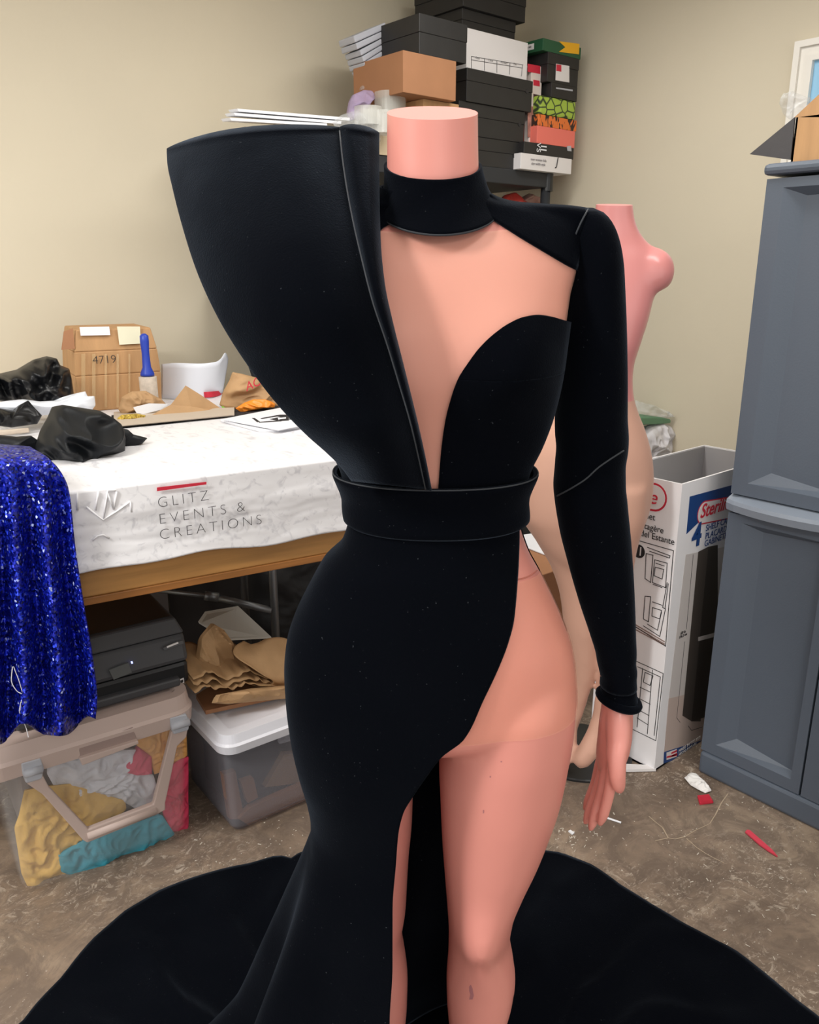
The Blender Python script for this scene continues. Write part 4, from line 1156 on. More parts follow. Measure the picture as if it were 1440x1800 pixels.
M_orange = mat('orange_plastic', (240, 140, 40), .4, bump=.4, bscale=40); M_lime = mat('lime_plastic', (132, 190, 60), .45)
stand('orange_glove', 'orange rubbery bundle lying on the table beside the paper bag', 'glove', [(414,718), (430,708), (446,702), (466,702), (478,706), (484,710), (483,716), (462,717), (440,722), (424,725)], TF, tz(440, 724) - .01, M_orange, .02, .02, .008, 30, 3)
stand('lime_clip', 'lime green plastic clip left of the orange bundle', 'clip', [(390,712), (400,708), (412,706), (430,709), (424,715), (408,716), (398,721), (390,718)], TF, tz(408, 720), M_lime, .008, .008, .004, 40, 8)
bk = thing('booklet', 'white booklet with black scissors print lying on the banner beside the gown', 'booklet', on_z(460, 745, ZT + .002))
mesh_obj('pages', MB().prism([on_z(x, y, ZT + .003) for x, y in ((388, 741), (455, 759), (490, 759), (535, 752), (515, 724), (505, 718))], (0, 0, .007)), M_paper, bk)
mesh_obj('cover', MB().prism([on_z(x, y, ZT + .013) for x, y in ((390, 738), (490, 757), (540, 747), (520, 722), (506, 716))], (0, 0, .002)), M_paper, bk)
mbp = MB()
for q in ([(443,735), (448,735), (457,741.5), (452,742)], [(455,742), (495,738.5), (495,740.5), (456,743)], [(458,735.5), (492,729), (505,729), (505,731), (494,731), (460,736.5)], [(474,737), (488,734), (490,739), (486,739)], [(488,733), (493,731.5), (508,730.5), (508,739), (496,740), (490,738), (494,737), (503,736), (503,733), (494,734)], [(508,731), (518,729.5), (522,736), (509,738)]):
    mbp.prism([on_z(x, y, ZT + .0153) for x, y in q], (0, 0, .0006))
mesh_obj('print', mbp, M_ink, bk)
# black cloth heaps
M_satin = mat('black_satin', (13, 14, 17), .34, spec=.35); M_jersey = mat('black_jersey', (15, 18, 22), .5, spec=.3)
dF = tz(120, 816)
stand('black_fabric', 'bunched black satin fabric piled left of the taped carton', 'fabric', [(-60,690), (-50,650), (0,657), (30,650), (60,632), (82,626), (100,630), (106,642), (122,648), (126,665), (131,700), (118,712), (60,708), (0,705)], TF, tz(60, 745), M_satin, .09, .08, .03, 22, 2)
stand('white_cloth', 'crumpled white plastic cloth between the black fabric heaps', 'cloth', [(-40,712), (10,705), (40,702), (70,706), (110,704), (134,692), (150,688), (154,697), (166,696), (168,712), (160,724), (110,726), (60,732), (0,730)], TF, tz(60, 757), mat('white_film', (226, 230, 238), .4, bump=.3, bscale=20), .03, .03, .012, 14, 5)
stand('black_fabric', 'flat black cloth folded into a peak at the left table end', 'fabric', [(-40,744), (-40,722), (0,718), (25,722), (35,712), (50,704), (62,718), (74,730), (66,745), (20,751)], TF, tz(40, 765), M_satin, .04, .03, .014, 20, 7)
stand('black_velvet_bundle', 'rounded bundle of dark folded velvet at the front of the table', 'fabric', [(64,800), (62,785), (70,760), (84,735), (92,716), (112,712), (150,718), (176,722), (200,735), (214,746), (220,768), (219,790), (205,806), (150,815), (95,817), (72,812)], TF, dF + .11, M_jersey, .10, .10, .042, 17, 5, ridge=True)
stand('black_fabric', 'corner of black cloth trailing right of the velvet bundle', 'fabric', [(205,752), (225,755), (235,764), (259,770), (250,780), (235,784), (215,784), (205,775)], TF, tz(235, 784) , M_jersey, .02, .03, .006, 14, 6)
stand('black_fabric', 'black cloth end lying left of the velvet bundle, under the yellow tin', 'fabric', [(-40,792), (-40,768), (0,765), (30,768), (55,766), (70,776), (72,800), (40,800), (0,796)], TF, tz(30, 805), M_jersey, .03, .03, .008, 12, 11)
stand('paper_strip', 'grey printed paper strip between black cloths at the left', 'paper', [(-40,760), (0,756), (50,752), (52,760), (20,764), (-40,768)], TF, tz(20, 772), M_card_flat, .004, .004, .002, 20, 12)
yd = tz(20, 800); yp = TF.at(2, 777, yd)
single('yellow_lid', 'yellow tin lid with dark print resting on the black cloth at the photo edge', 'lid', MB().lathe((yp[0], yp[1], yp[2] - .006), [(.001, 0), (.036, 0), (.038, .004), (.036, .009), (.001, .009)], 32), mat('yellow_tin', (214, 190, 60), .4, var=.2, scale=80))
# blue sequin garment over the table edge
def sequin_mat():
    m = bpy.data.materials.new('blue_sequins'); m.use_nodes = True
    nt = m.node_tree; N, L = nt.nodes, nt.links; b = N['Principled BSDF']
    tc = N.new('ShaderNodeTexCoord'); v = N.new('ShaderNodeTexVoronoi'); v.inputs['Scale'].default_value = 210
    L.new(tc.outputs['Object'], v.inputs['Vector'])
    r = N.new('ShaderNodeValToRGB'); sp = N.new('ShaderNodeSeparateColor'); L.new(v.outputs['Color'], sp.inputs[0])
    r.color_ramp.elements[0].position = 0; r.color_ramp.elements[0].color = (*lin((5, 8, 60)), 1)
    r.color_ramp.elements[1].position = .80; r.color_ramp.elements[1].color = (*lin((20, 36, 185)), 1)
    e_ = r.color_ramp.elements.new(.955); e_.color = (*lin((50, 80, 240)), 1); e_ = r.color_ramp.elements.new(.985); e_.color = (*lin((190, 205, 255)), 1)
    L.new(sp.outputs[0], r.inputs[0]); L.new(r.outputs[0], b.inputs['Base Color'])
    b.inputs['Metallic'].default_value = .55; b.inputs['Roughness'].default_value = .28
    g = N.new('ShaderNodeNewGeometry'); s_ = N.new('ShaderNodeVectorMath'); s_.operation = 'SUBTRACT'; s_.inputs[1].default_value = (.5, .5, .5); L.new(v.outputs['Color'], s_.inputs[0])
    k_ = N.new('ShaderNodeVectorMath'); k_.operation = 'SCALE'; k_.inputs['Scale'].default_value = .95; L.new(s_.outputs[0], k_.inputs[0])
    a_ = N.new('ShaderNodeVectorMath'); a_.operation = 'ADD'; L.new(g.outputs['Normal'], a_.inputs[0]); L.new(k_.outputs[0], a_.inputs[1])
    n_ = N.new('ShaderNodeVectorMath'); n_.operation = 'NORMALIZE'; L.new(a_.outputs[0], n_.inputs[0]); L.new(n_.outputs[0], b.inputs['Normal'])
    return m
M_seq = sequin_mat()
sq = thing('sequin_dress', 'royal blue sequin garment draped over the left table edge', 'garment', TF.p(-.2, 0, .5))
LEFT = [(-130,772), (-130,815), (-130,900), (-130,1000), (-130,1100), (-130,1200), (-130,1300)]
RIGHT = [(52,786), (92,812), (119,858), (131,960), (147,1066), (163,1160), (171,1240), (168,1282)]
bl_pts = curve_y([])if False else None
L_, R_ = smooth_curve(LEFT, 80), smooth_curve(RIGHT, 80)
rows = []
for i in range(80):
    r = []; t = i/79
    for j in range(150):
        u = j/149
        px, py = L_[i] + (R_[i] - L_[i])*u
        low = max(0, (t - .8)/.2)
        py += low*(14*math.sin(u*17 + 1.0) - 6 + 4*math.sin(u*31)) + (1 - u)*12*t
        q = max(0, 1 - t*9)
        dep = -.032 + q*q*.16 - .034*math.cos(u*30 + 1.5*t)*min(1, t*3)*(.4 + .6*t) - .03*t
        r.append(TF.at(px, py, dep))
    rows.append(r)
top_row = [np.array([p[0], p[1], max(p[2], ZT + .012)]) for p in rows[0]]
mesh_obj('garment', MB().grid(rows), M_seq, sq, smooth=True, solid=.004)
M_thread = mat('white_thread', (226, 226, 230), .6)
mesh_obj('thread', MB().tube([TF.at(x, y, -.085) for x, y in smooth_curve([(22,1172), (20,1195), (30,1215), (44,1224), (36,1245), (40,1265), (46,1280), (50,1296)], 40)], .0009, 6), M_thread, sq)
mesh_obj('thread', MB().tube([TF.at(x, y, -.086) for x, y in smooth_curve([(24,1172), (36,1205), (40,1222), (36,1238), (34,1250), (42,1262)], 40)], .0008, 6), M_thread, sq)

# ------------------------------------------------------------------ under the table: clear bin and printer
BF = Frame(on_z(50, 1578, 0), on_z(333, 1468, 0))
M_clear_bin = clear_mat('clear_bin_plastic', (222, 218, 216), .09, .15)
bn = thing('storage_bin', 'clear plastic bin with taupe lid and swing handle, stuffed with coloured fabric', 'bin', BF.p(.22, .25, 0))
zl0 = BF.sz(180, 1312, -.02)[1]; zl1 = BF.sz(180, 1262, -.03)[1]
sL, sR = -.02, BF.len + .005
Lw = .55
def tapered(f, s0, s1, d0, d1, z0, z1, flare, th, r=.03):
    def ring(z, o, inset):
        k = (z - z0)/(z1 - z0); e = flare*k
        a0, a1, b0, b1 = s0 - e + inset, s1 + e - inset, d0 - e*.5 + inset, d1 + e - inset
        pts = []
        for cxx, cyy, st in ((a1 - r, b0 + r, -90), (a1 - r, b1 - r, 0), (a0 + r, b1 - r, 90), (a0 + r, b0 + r, 180)):
            for q in range(7):
                an = math.radians(st + 15*q); pts.append((cxx + r*math.cos(an), cyy + r*math.sin(an)))
        return [f.p(a, b, z) for a, b in pts]
    zs_ = np.linspace(z0, z1, 12)
    return MB().loft([ring(z0 + .004, 0, .012)] + [ring(z, 0, 0) for z in zs_[1:]] + [ring(z, 0, th) for z in zs_[1:][::-1]] + [ring(z0 + .01, 0, th + .01)])
mesh_obj('tub', tapered(BF, sL + .012, sR - .008, .0, Lw, .0, zl0 + .004, .022, .004), M_clear_bin, bn, smooth=True)
def lid_mb(f, s0, s1, d0, d1, z0, z1, r=.045, rim=.03):
    def ring(z, i):
        pts = []
        for cxx, cyy, st in ((s1 - r, d0 + r, -90), (s1 - r, d1 - r, 0), (s0 + r, d1 - r, 90), (s0 + r, d0 + r, 180)):
            for q in range(9):
                an = math.radians(st + 11.25*q); rr = max(.004, r - i); pts.append((cxx + rr*math.cos(an), cyy + rr*math.sin(an)))
        return [f.p(a, b, z) for a, b in pts]
    return MB().loft([ring(z0, .012), ring(z0, .004), ring(z0 + (z1 - z0)*.45, .0), ring(z0 + (z1 - z0)*.55, .006), ring(z1, .012), ring(z1, rim), ring(z1 - .008, rim + .008), ring(z1 - .008, r - .002)])
mesh_obj('lid', lid_mb(BF, sL - .055, sR + .035, -.045, Lw + .045, zl0, zl1, .06, .04), M_taupe, bn)
def bpoly(name, pts, d, th, m, root=bn, bevel=.002): return mesh_obj(name, slab(BF, pts, d, th), m, root, bevel=bevel)
la = bpoly('latch', [(137,1312), (234,1278), (243,1306), (145,1344)], -.044, .03, M_taupe_dark)
mesh_obj('latch_lip', slab(BF, [(140,1334), (243,1302), (244,1308), (145,1346)], -.056, .014), M_taupe, la, bevel=.002)
hd = mesh_obj('handle', MB().prism(px_outline(BF, [(47,1378), (76,1364), (86,1384), (156,1458), (270,1414), (302,1286), (331,1280), (328,1296), (312,1312), (291,1412), (291,1424), (276,1432), (154,1482), (147,1478), (75,1397)], -.040), BF.e2*.016), M_taupe, bn, bevel=.003)
mesh_obj('grip', MB().tube([BF.at(153, 1469, -.036), BF.at(274, 1424, -.036)], .0115, 14), M_taupe, hd, smooth=True)
for pts in ([(36,1342), (72,1332), (78,1352), (74,1370), (46,1378), (40,1362)], [(298,1262), (328,1255), (334,1270), (332,1284), (306,1292), (300,1278)]):
    hb_ = mesh_obj('handle_bracket', slab(BF, pts, -.046, .03), M_grey_bracket, bn, bevel=.004)
    x_ = sum(p[0] for p in pts)/6; y_ = sum(p[1] for p in pts)/6
    mesh_obj('pivot', MB().tube([BF.at(x_ - 16, y_ + 4, -.045), BF.at(x_ + 16, y_ - 5, -.045)], .011, 14), M_grey_bracket, hb_, smooth=True)
def q4(pts): return [(x/4, 1210 + y/4) for x, y in pts]
def fab(rgb, name): return mat(name, rgb, .8, bump=.7, bscale=24, var=.06, scale=10)
FB = [('white', (206, 206, 214), [(330,480), (600,440), (960,430), (1000,500), (960,560), (1080,610), (1150,860), (1060,905), (870,800), (640,790), (480,740), (380,690), (330,600)], .030, 1),
      ('yellow', (204, 164, 84), [(170,720), (310,690), (420,680), (500,670), (640,720), (880,790), (890,850), (640,1010), (640,1100), (620,1200), (580,1330), (400,1410), (220,1450), (150,1300), (100,980), (130,900)], .022, 2),
      ('teal', (44, 138, 158), [(410,1170), (600,1060), (900,960), (1140,890), (1240,1040), (1050,1140), (800,1190), (740,1270), (570,1345), (430,1290)], .004, 3),
      ('crimson', (196, 50, 84), [(1325,480), (1325,1015), (1190,1005), (1150,900), (1130,760), (1190,560), (1260,500)], .014, 4),
      ('crimson', (204, 70, 100), [(980,420), (1065,470), (1070,600), (960,610), (880,590), (890,545)], .020, 5),
      ('orange', (214, 156, 84), [(970,320), (1080,290), (1180,270), (1312,330), (1318,470), (1230,525), (1160,570), (1085,605), (1050,470), (960,400)], .022, 6),
      ('salmon', (206, 160, 140), [(790,1200), (1000,1140), (1200,1080), (1290,1060), (1180,1120), (900,1220), (760,1275)], .016, 7)]
where = ['at the upper middle of the clear bin', 'filling the left side of the clear bin', 'along the lower front of the clear bin', 'tall at the right end of the clear bin', 'small patch under the clear bin latch', 'at the upper right of the clear bin', 'along the bottom right of the clear bin']
for (nm, rgb, pts, d, sd), wh in zip(FB, where):
    stand('folded_fabric', 'crumpled %s fabric %s' % (nm, wh), 'fabric', q4(pts), BF, d + .025, fab(rgb, nm + '_cotton'), .016, .05, .0075, 38, sd, ridge=True)['group'] = 'fabrics in the clear bin'
single('folded_fabric', 'dull grey fabric filling the clear bin behind the colours', 'fabric', MB().fbox(BF, sL + .05, sR - .05, .11, Lw - .05, .025, zl0 - .06), fab((120, 112, 110), 'grey_cotton'), 'fabrics in the clear bin', bevel=.02)
# printer
pd = .035; M_printer_grey = mat('charcoal_printer_plastic', (62, 62, 65), .5)
zp0 = zl1 - .006
pr = thing('printer', 'black desktop printer with a small screen on the taupe bin lid', 'printer', BF.p(.2, .25, zp0))
sPR = BF.sz(334, 1195, pd)[0]; sPL = sPR - .46
pts_z = lambda y, x=250, d=pd: BF.sz(x, y, d)[1]
zsl0 = BF.sz(330, 1110, pd)[1]; zsl1 = BF.sz(322, 1087, pd)[1]; zc0 = BF.sz(330, 1160, pd)[1]
mesh_obj('body', MB().fbox(BF, sPL, sPR, pd, pd + .36, zp0, zc0), M_black_gloss, pr, bevel=.012)
cp_ = mesh_obj('control_panel', MB().hexa([BF.p(sPL, pd - .01, zc0 + .002), BF.p(sPR, pd - .01, zc0 + .002), BF.p(sPR, pd + .36, zc0 + .002), BF.p(sPL, pd + .36, zc0 + .002), BF.p(sPL, pd + .012, zsl0 - .004), BF.p(sPR, pd + .012, zsl0 - .004), BF.p(sPR, pd + .36, zsl0 - .004), BF.p(sPL, pd + .36, zsl0 - .004)]), M_printer_grey, pr, bevel=.012)
mesh_obj('scanner_lid', MB().hexa([BF.p(sPL, pd + .0, zsl0), BF.p(sPR - .004, pd + .0, zsl0), BF.p(sPR - .004, pd + .36, zsl0), BF.p(sPL, pd + .36, zsl0), BF.p(sPL, pd + .02, zsl1), BF.p(sPR - .02, pd + .02, zsl1), BF.p(sPR - .02, pd + .35, zsl1), BF.p(sPL, pd + .35, zsl1)]), M_printer_grey, pr, bevel=.005)
mesh_obj('lid_surface', MB().fbox(BF, sPL + .01, sPR - .03, pd + .03, pd + .34, zsl1 - .002, zsl1 + .002), M_black_gloss, pr)
pfz = lambda pts, d: px_outline(BF, pts, d)
mesh_obj('screen', MB().prism(pfz([(192,1178), (226,1165), (232,1182), (200,1195)], pd - .0125), BF.e2*.004), mat('grey_screen', (96, 98, 98), .3), cp_)
mesh_obj('indicator_light', MB().prism(pfz([(230.5,1164), (233,1163), (234,1166), (231.5,1167)], pd - .0125), BF.e2*.004), mat('blue_led', (150, 160, 255), .4, emit=3), cp_)
mesh_obj('badge', MB().prism(pfz([(287,1139), (321,1125.5), (323,1131), (289,1143)], pd - .006), BF.e2*.004), mat('badge_grey', (92, 92, 94), .35), cp_)
mesh_obj('badge', MB().prism(pfz([(293,1136.5), (313,1128.5), (314,1131), (294,1139)], pd - .0075), BF.e2*.002), M_white_card, cp_)
mesh_obj('sticker', MB().prism(pfz([(315,1195), (323,1191.5), (324,1200), (316,1203.5)], pd - .0015), BF.e2*.002), M_white_card, pr)
mesh_obj('sticker', MB().prism(pfz([(317.3,1196.5), (322,1194.5), (322.5,1199), (317.8,1201)], pd - .0025), BF.e2*.002), M_ink, pr)
mesh_obj('paper_tray', MB().fbox(BF, sPL + .03, sPR - .03, pd - .018, pd + .1, zp0 + .006, zp0 + .030), M_printer_grey, pr, bevel=.006)
# ------------------------------------------------------------------ second bin
GF = Frame(on_z(412, 1470, 0), on_z(545, 1412, 0))
M_milky = clear_mat('milky_bin_plastic', (176, 174, 182), .24, .3, tint=(.86, .86, .88))
b3 = thing('storage_bin', 'milky plastic bin with white lid under the table, kraft bags on top', 'bin', GF.p(.25, .2, 0))
gz = GF.sz(402, 1322, -.01)[1]; gz1 = GF.sz(402, 1296, -.02)[1]
gd = GF.dof(on_z(335, 1400, 0))
mesh_obj('tub', tapered(GF, 0, .43, 0, gd + .06, 0, gz, .012, .003, .02), M_milky, b3, smooth=True)
mesh_obj('lid', lid_mb(GF, -.03, .46, -.03, gd + .09, gz - .004, gz1, .05, .045), mat('white_lid', (226, 226, 234), .35), b3, bevel=.004)
mesh_obj('lid_clip', slab(GF, [(490,1299), (540,1282), (540,1294), (492,1308)], -.028, .012), M_milky, b3)
for nm, pts, d, m, wh in (('cardboard_piece', [(392,1362), (414,1356), (430,1440), (404,1440)], .03, M_kraft_dark, 'standing at the left inside the milky bin'), ('cardboard_piece', [(424,1375), (446,1368), (454,1402), (436,1412)], .025, M_kraft_dark, 'short block at the middle of the milky bin'),
                          ('cardboard_piece', [(466,1384), (500,1326), (560,1322), (560,1370), (500,1380)], .05, M_kraft, 'wide sheet at the right of the milky bin'), ('cardboard_piece', [(420,1440), (440,1420), (560,1368), (560,1402), (440,1452)], .02, M_kraft_dark, 'long strip along the bottom of the milky bin')):
    single(nm, 'brown cardboard ' + wh, 'cardboard', slab(GF, pts, d, .02), m, 'cardboard inside the milky bin')
single('black_filler', 'black plastic bag filling the back of the milky bin', 'bag', MB().fbox(GF, .03, .40, .13, gd + .03, .02, gz - .03), M_black_matte, bevel=.02)
def KB(name, label, pts, d, sd, m=M_kraft, tf=.03, tb=.05, amp=.012, group='kraft bags on the white lid'):
    return single(name, label, 'paper bag', pillow(px_outline(GF, pts, d), -GF.e2 + np.array([0, 0, .5]), tf, tb, amp*1.7, 16, sd, ridge=True, rings=11, m=46), m, group, smooth=False)
single('cardboard_piece', 'flat brown cardboard lying lowest on the white bin lid', 'cardboard', MB().prism([on_z(x, y, gz1 + .002) for x, y in ((345,1228), (362,1256), (520,1222), (520,1190), (420,1180))], (0, 0, .012)), M_kraft_dark)
KB('kraft_bag', 'folded kraft bag lying lowest in the stack on the white lid', [(372,1236), (378,1222), (440,1210), (505,1205), (530,1215), (530,1226), (460,1232), (400,1238)], .06, 1)
def fold_rows(front, d0, back, rise, wav, seed):
    rows = []
    E_ = smooth_curve(front, 60)
    for q in np.linspace(0, 1, 14):
        r = []
        for k, (px, py) in enumerate(E_):
            P = GF.at(px, py, d0)
            w = noise.noise(Vector((k*.13, q*2.2, seed)))*wav + .6*wav*(1 - abs(noise.noise(Vector((k*.22, q*1.1, seed + 5))))*3)*(1 - q)
            r.append(P + GF.e2*back*q + np.array([0, 0, rise*q + w]))
        rows.append(r)
    return rows
kc = thing('kraft_bag', 'crushed kraft bag in the middle of the stack, its folded layers showing', 'paper bag', GF.at(430, 1215, .10), 'kraft bags on the white lid')
for k, (fr_, d0_, rs_) in enumerate((([(343,1222), (372,1208), (400,1212), (440,1204), (480,1210), (540,1200)], .08, .02), ([(341,1206), (365,1196), (395,1203), (430,1192), (470,1198), (540,1190)], .085, .025), ([(340,1192), (372,1184), (405,1192), (440,1180), (480,1188), (540,1180)], .09, .03))):
    mesh_obj('fold', MB().grid(fold_rows(fr_, d0_, .16, rs_, .010, k*3.7)), M_kraft, kc, smooth=True, solid=.002)
kt = thing('kraft_bag', 'wide kraft bag with its open mouth facing left, on top of the stack', 'paper bag', GF.at(480, 1205, .14), 'kraft bags on the white lid')
rings_ = []
for i_ in range(30):
    q = i_/29
    T_ = GF.at(414 + 130*q, 1129 - 6*q + 5*math.sin(q*9), .13); B_ = GF.at(462 + 85*q, 1207 - 6*q, .10)
    m_ = (T_ + B_)/2; up_ = (T_ - B_)/2
    hd_ = (.045 - .022*q)*(1 + .25*noise.noise(Vector((q*5, 1, 2))))
    ring_ = []
    for k in range(36):
        a = 2*math.pi*k/36; c_, s_ = math.cos(a), math.sin(a)
        f_ = abs(c_)**1.0
        wob = 1 + .12*noise.noise(Vector((c_*1.6, s_*1.6, q*4)))*(1.6 - q)
        skew = -.018*(1 - q)*math.sin(2*a)
        ring_.append(m_ + up_*c_*(abs(c_)**-.15 if abs(c_) > .05 else 1)*wob - GF.e2*(s_*hd_*wob) + GF.e1*skew*1.6)
    rings_.append(ring_)
mesh_obj('sack', MB().loft(rings_, caps=False), M_kraft, kt, smooth=True, solid=.0018)
KB('kraft_bag', 'kraft bag leaning behind the printer at the left of the stack', [(340,1180), (350,1120), (372,1094), (395,1108), (410,1135), (414,1170), (400,1190), (360,1200)], .18, 4, tf=.04)
single('card_sheet', 'pale card sheet lying at the back behind the kraft bags', 'card sheet', MB().prism([TF.at(x, y, d) for x, y, d in ((350,1096,.30), (362,1078,.45), (420,1068,.5), (478,1122,.3), (400,1126,.25))], (0, .005, .004)), mat('pale_grey_card', (190, 190, 186), .6))
# dark board in the shade below the table
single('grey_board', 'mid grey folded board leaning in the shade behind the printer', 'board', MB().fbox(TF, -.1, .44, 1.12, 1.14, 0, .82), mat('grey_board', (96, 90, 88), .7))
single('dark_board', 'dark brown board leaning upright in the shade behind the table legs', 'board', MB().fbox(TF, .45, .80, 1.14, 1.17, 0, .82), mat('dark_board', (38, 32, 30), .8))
single('under_table_dark_filler', 'black lump added to keep the space beneath the table dark', 'dark filler', pillow(px_outline(TF, [(436,985), (560,955), (640,950), (640,1150), (560,1180), (470,1150), (440,1090)], .80), -TF.e2, .05, .04, .015, 8, 3), mat('black_filler', (12, 12, 14), .7), smooth=True)  # black shape added to hold the gloom under the table

# ------------------------------------------------------------------ black shelf unit in the corner with its boxes
SV = 2.62
SF = vframe(SV)
shz = on_v(972, 305, SV)[2]; shu1 = on_v(973, 305, SV)[0]; shu0 = on_v(575, 242, SV)[0]; shb0 = on_v(462, 242, SV)[0]
sh = thing('shelf_unit', 'black resin shelf unit in the corner, stacked high with boxes', 'shelf', ((shu0 + shu1)/2, SV + .22, 0))
for z in (shz, shz - .47, shz - .94, shz - 1.41):
    mesh_obj('shelf_board', MB().box(shb0, shu1 - .02, SV + .004, SV + .44, z - .062, z), M_black_matte, sh, bevel=.004)
for a in (shu0 + .01, shu1 - .035):
    for v in (SV, SV + .40):
        mesh_obj('post', MB().tube([(a + .012, v + .022, 0), (a + .012, v + .022, shz - .06)], .022, 16), M_black_matte, sh, smooth=True)
for v in (SV - .004, SV + .40):
    mesh_obj('post_cap', MB().tube([(shu1 - .018, v + .022, shz - .075), (shu1 - .018, v + .022, shz - .002)], .026, 16), M_black_gloss, sh)
def cbox(name, label, xl, xr, yt, yb, depth, m, v=SV + .01, cat='box', group=None, lid=None, z0=None, hole=None, z1=None, bevel=.002):
    A_ = on_v(xl, yb, v); u0 = A_[0]; u1 = on_v(xr, (yt + yb)/2 + 6, v)[0]
    z0 = A_[2] if z0 is None else z0; z1 = on_v(xl, yt, v)[2] if z1 is None else z1
    t = thing(name, label, cat, ((u0 + u1)/2, v + depth/2, z0), group)
    if lid:
        mesh_obj('box_base', MB().box(u0 + .002, u1 - .002, v + .002, v + depth - .002, z0, z1 - lid), m, t, bevel=bevel)
        mesh_obj('lid', MB().box(u0, u1, v, v + depth, z1 - lid, z1), m, t, bevel=bevel)
    else:
        mesh_obj('carton', MB().box(u0, u1, v, v + depth, z0, z1), m, t, bevel=bevel)
    if hole:
        P = on_v(*hole, v); 
        mesh_obj('finger_hole', MB().tube([(P[0], v - .0006, P[2]), (P[0], v + .003, P[2])], .010, 16), M_ink, t)
    t['z1'] = z1; t['u0'] = u0; t['u1'] = u1
    return t, (u0, u1, z0, z1)
def dec(name, v, pts, m, root): return mesh_obj(name, MB().prism([on_v(x, y, v) for x, y in pts], (0, .0015, 0)), m, root)
G1 = 'black shoe boxes on the corner shelf'
t, e1 = cbox('shoe_box', 'black shoe box at the bottom of the stack behind the pink neck', 810, 916, 236, 299, .30, M_black_box, group=G1, lid=.05, z0=shz, hole=(905, 274))
t, e2 = cbox('shoe_box', 'black shoe box second from the shelf behind the pink neck', 806, 923, 176, 236, .30, M_black_box, v=SV + .005, group=G1, lid=.05, z0=e1[3], hole=(914, 218))
t, e3 = cbox('shoe_box', 'black shoe box third up, right under the white form box', 820, 937, 118, 176, .30, M_black_box, v=SV - .005, group=G1, lid=.045, z0=e2[3], hole=(927, 160))
t, e4 = cbox('form_box', 'white paper box with a printed form on top of the black shoe boxes', 820, 928, 48, 118, .28, M_white_card, v=SV + .01, z0=e3[3])
v_ = SV + .008
mbf = MB(); M_grey_print2 = mat('form_grey', (96, 92, 96), .6)
for a, b in ([(829,99), (920,114)], [(829,105), (919,119.5)], [(829,99), (829,120)], [(852,103), (852,124)], [(874,106.5), (874,128)], [(897,110), (896,131)], [(919,114), (917,134)]):
    P, Q = on_v(*a, v_), on_v(*b, v_); d_ = (Q - P)/np.linalg.norm(Q - P); n_ = np.array([-d_[2], 0, d_[0]])*.0006
    mbf.prism([P - n_, Q - n_, Q + n_, P + n_], (0, .0012, 0))
mesh_obj('form_lines', mbf, M_ink, t)
for k, (x, y, w) in enumerate(((836, 103, 'Date'), (858, 107, 'Client'), (880, 110.5, 'Number'), (903, 114, 'Fee'))):
    text('caption', w, on_v(x, y, v_), (1, 0, 0), Z_, .012, M_grey_print2, t, thin=-.0003)
# left pile
vB = SV - .10
tB, eB = cbox('shoe_box', 'large glossy black shoe box jutting forward at the left of the shelf', 737, 822, 22, 94, .34, M_black_box, v=vB, lid=.06)
tb_, eb_ = cbox('kraft_box', 'plain brown box under the large black shoe box', 709, 802, 98, 162, .30, M_kraft_dark, v=vB - .005, z1=eB[2] - .001)
t5, e5 = cbox('kraft_box', 'brown box mostly hidden, lowest in the left pile behind the neck', 744, 806, 168, 300, .28, M_carton_brown, v=vB + .03, z1=eb_[2] - .001, z0=shz)
t6, e6 = cbox('shoe_box', 'black shoe box under the topmost box, cut by the top of the photo', 812, 907, 13, 60, .26, M_black_box, v=SV + .10, group=G1, lid=.04)
t7, e7 = cbox('shoe_box', 'topmost black shoe box at the upper photo edge', 814, 926, -40, 12, .30, M_black_box, v=SV + .08, group=G1, lid=.04, z0=e6[3])
cbox('kraft_box', 'brown carton hidden behind the neck, carrying the topmost boxes', 828, 915, 62, 299, .10, M_carton_brown, v=SV + .31, z0=shz, z1=e6[2] - .001)
# right stack
G2 = 'mixed boxes at the right end of the shelf'
t, r1 = cbox('shoe_box', 'white shoe box with black print at the bottom right of the shelf', 915, 1005, 268, 301, .30, M_white_card, v=SV - .03, group=G2, z0=shz, lid=None)
M_grey_print = mat('grey_print', (140, 136, 140), .6)
for x, y, w in ((933, 281.5, 0), (934, 289, 1)):
    text('caption', 'men women kids' if w == 0 else 'size width style', on_v(x, y, SV - .031), (1, 0, 0), Z_, .015, M_grey_print, t)
text('caption', 'J', on_v(977, 291, SV - .031), (1, 0, 0), Z_, .05, M_ink, t, shear=.2)
t, r2 = cbox('book_box', 'flat black box with white characters, on the white shoe box', 921, 1009, 248, 266, .26, M_black_box, v=SV - .02, group=G2, z0=r1[3], z1=None)
text('numerals', 'VS', on_v(944, 250, SV - .022), (0, 0, -1), (1, 0, 0), .038, M_paper, t); text('numerals', 'II', on_v(951, 254, SV - .022), (0, 0, -1), (1, 0, 0), .055, M_paper, t)
mesh_obj('emblem', MB().prism([on_v(x, y, SV - .022) for x, y in ((997,257), (1004,256), (1005,266), (998,265))], (0, .0015, 0)), M_grey_bracket, t)
t, r3 = cbox('card_box', 'coral pink box between the black book box and the tiger print box', 944, 1011, 220, 249, .26, M_pink_card, v=SV - .02, group=G2, z0=r2[3])
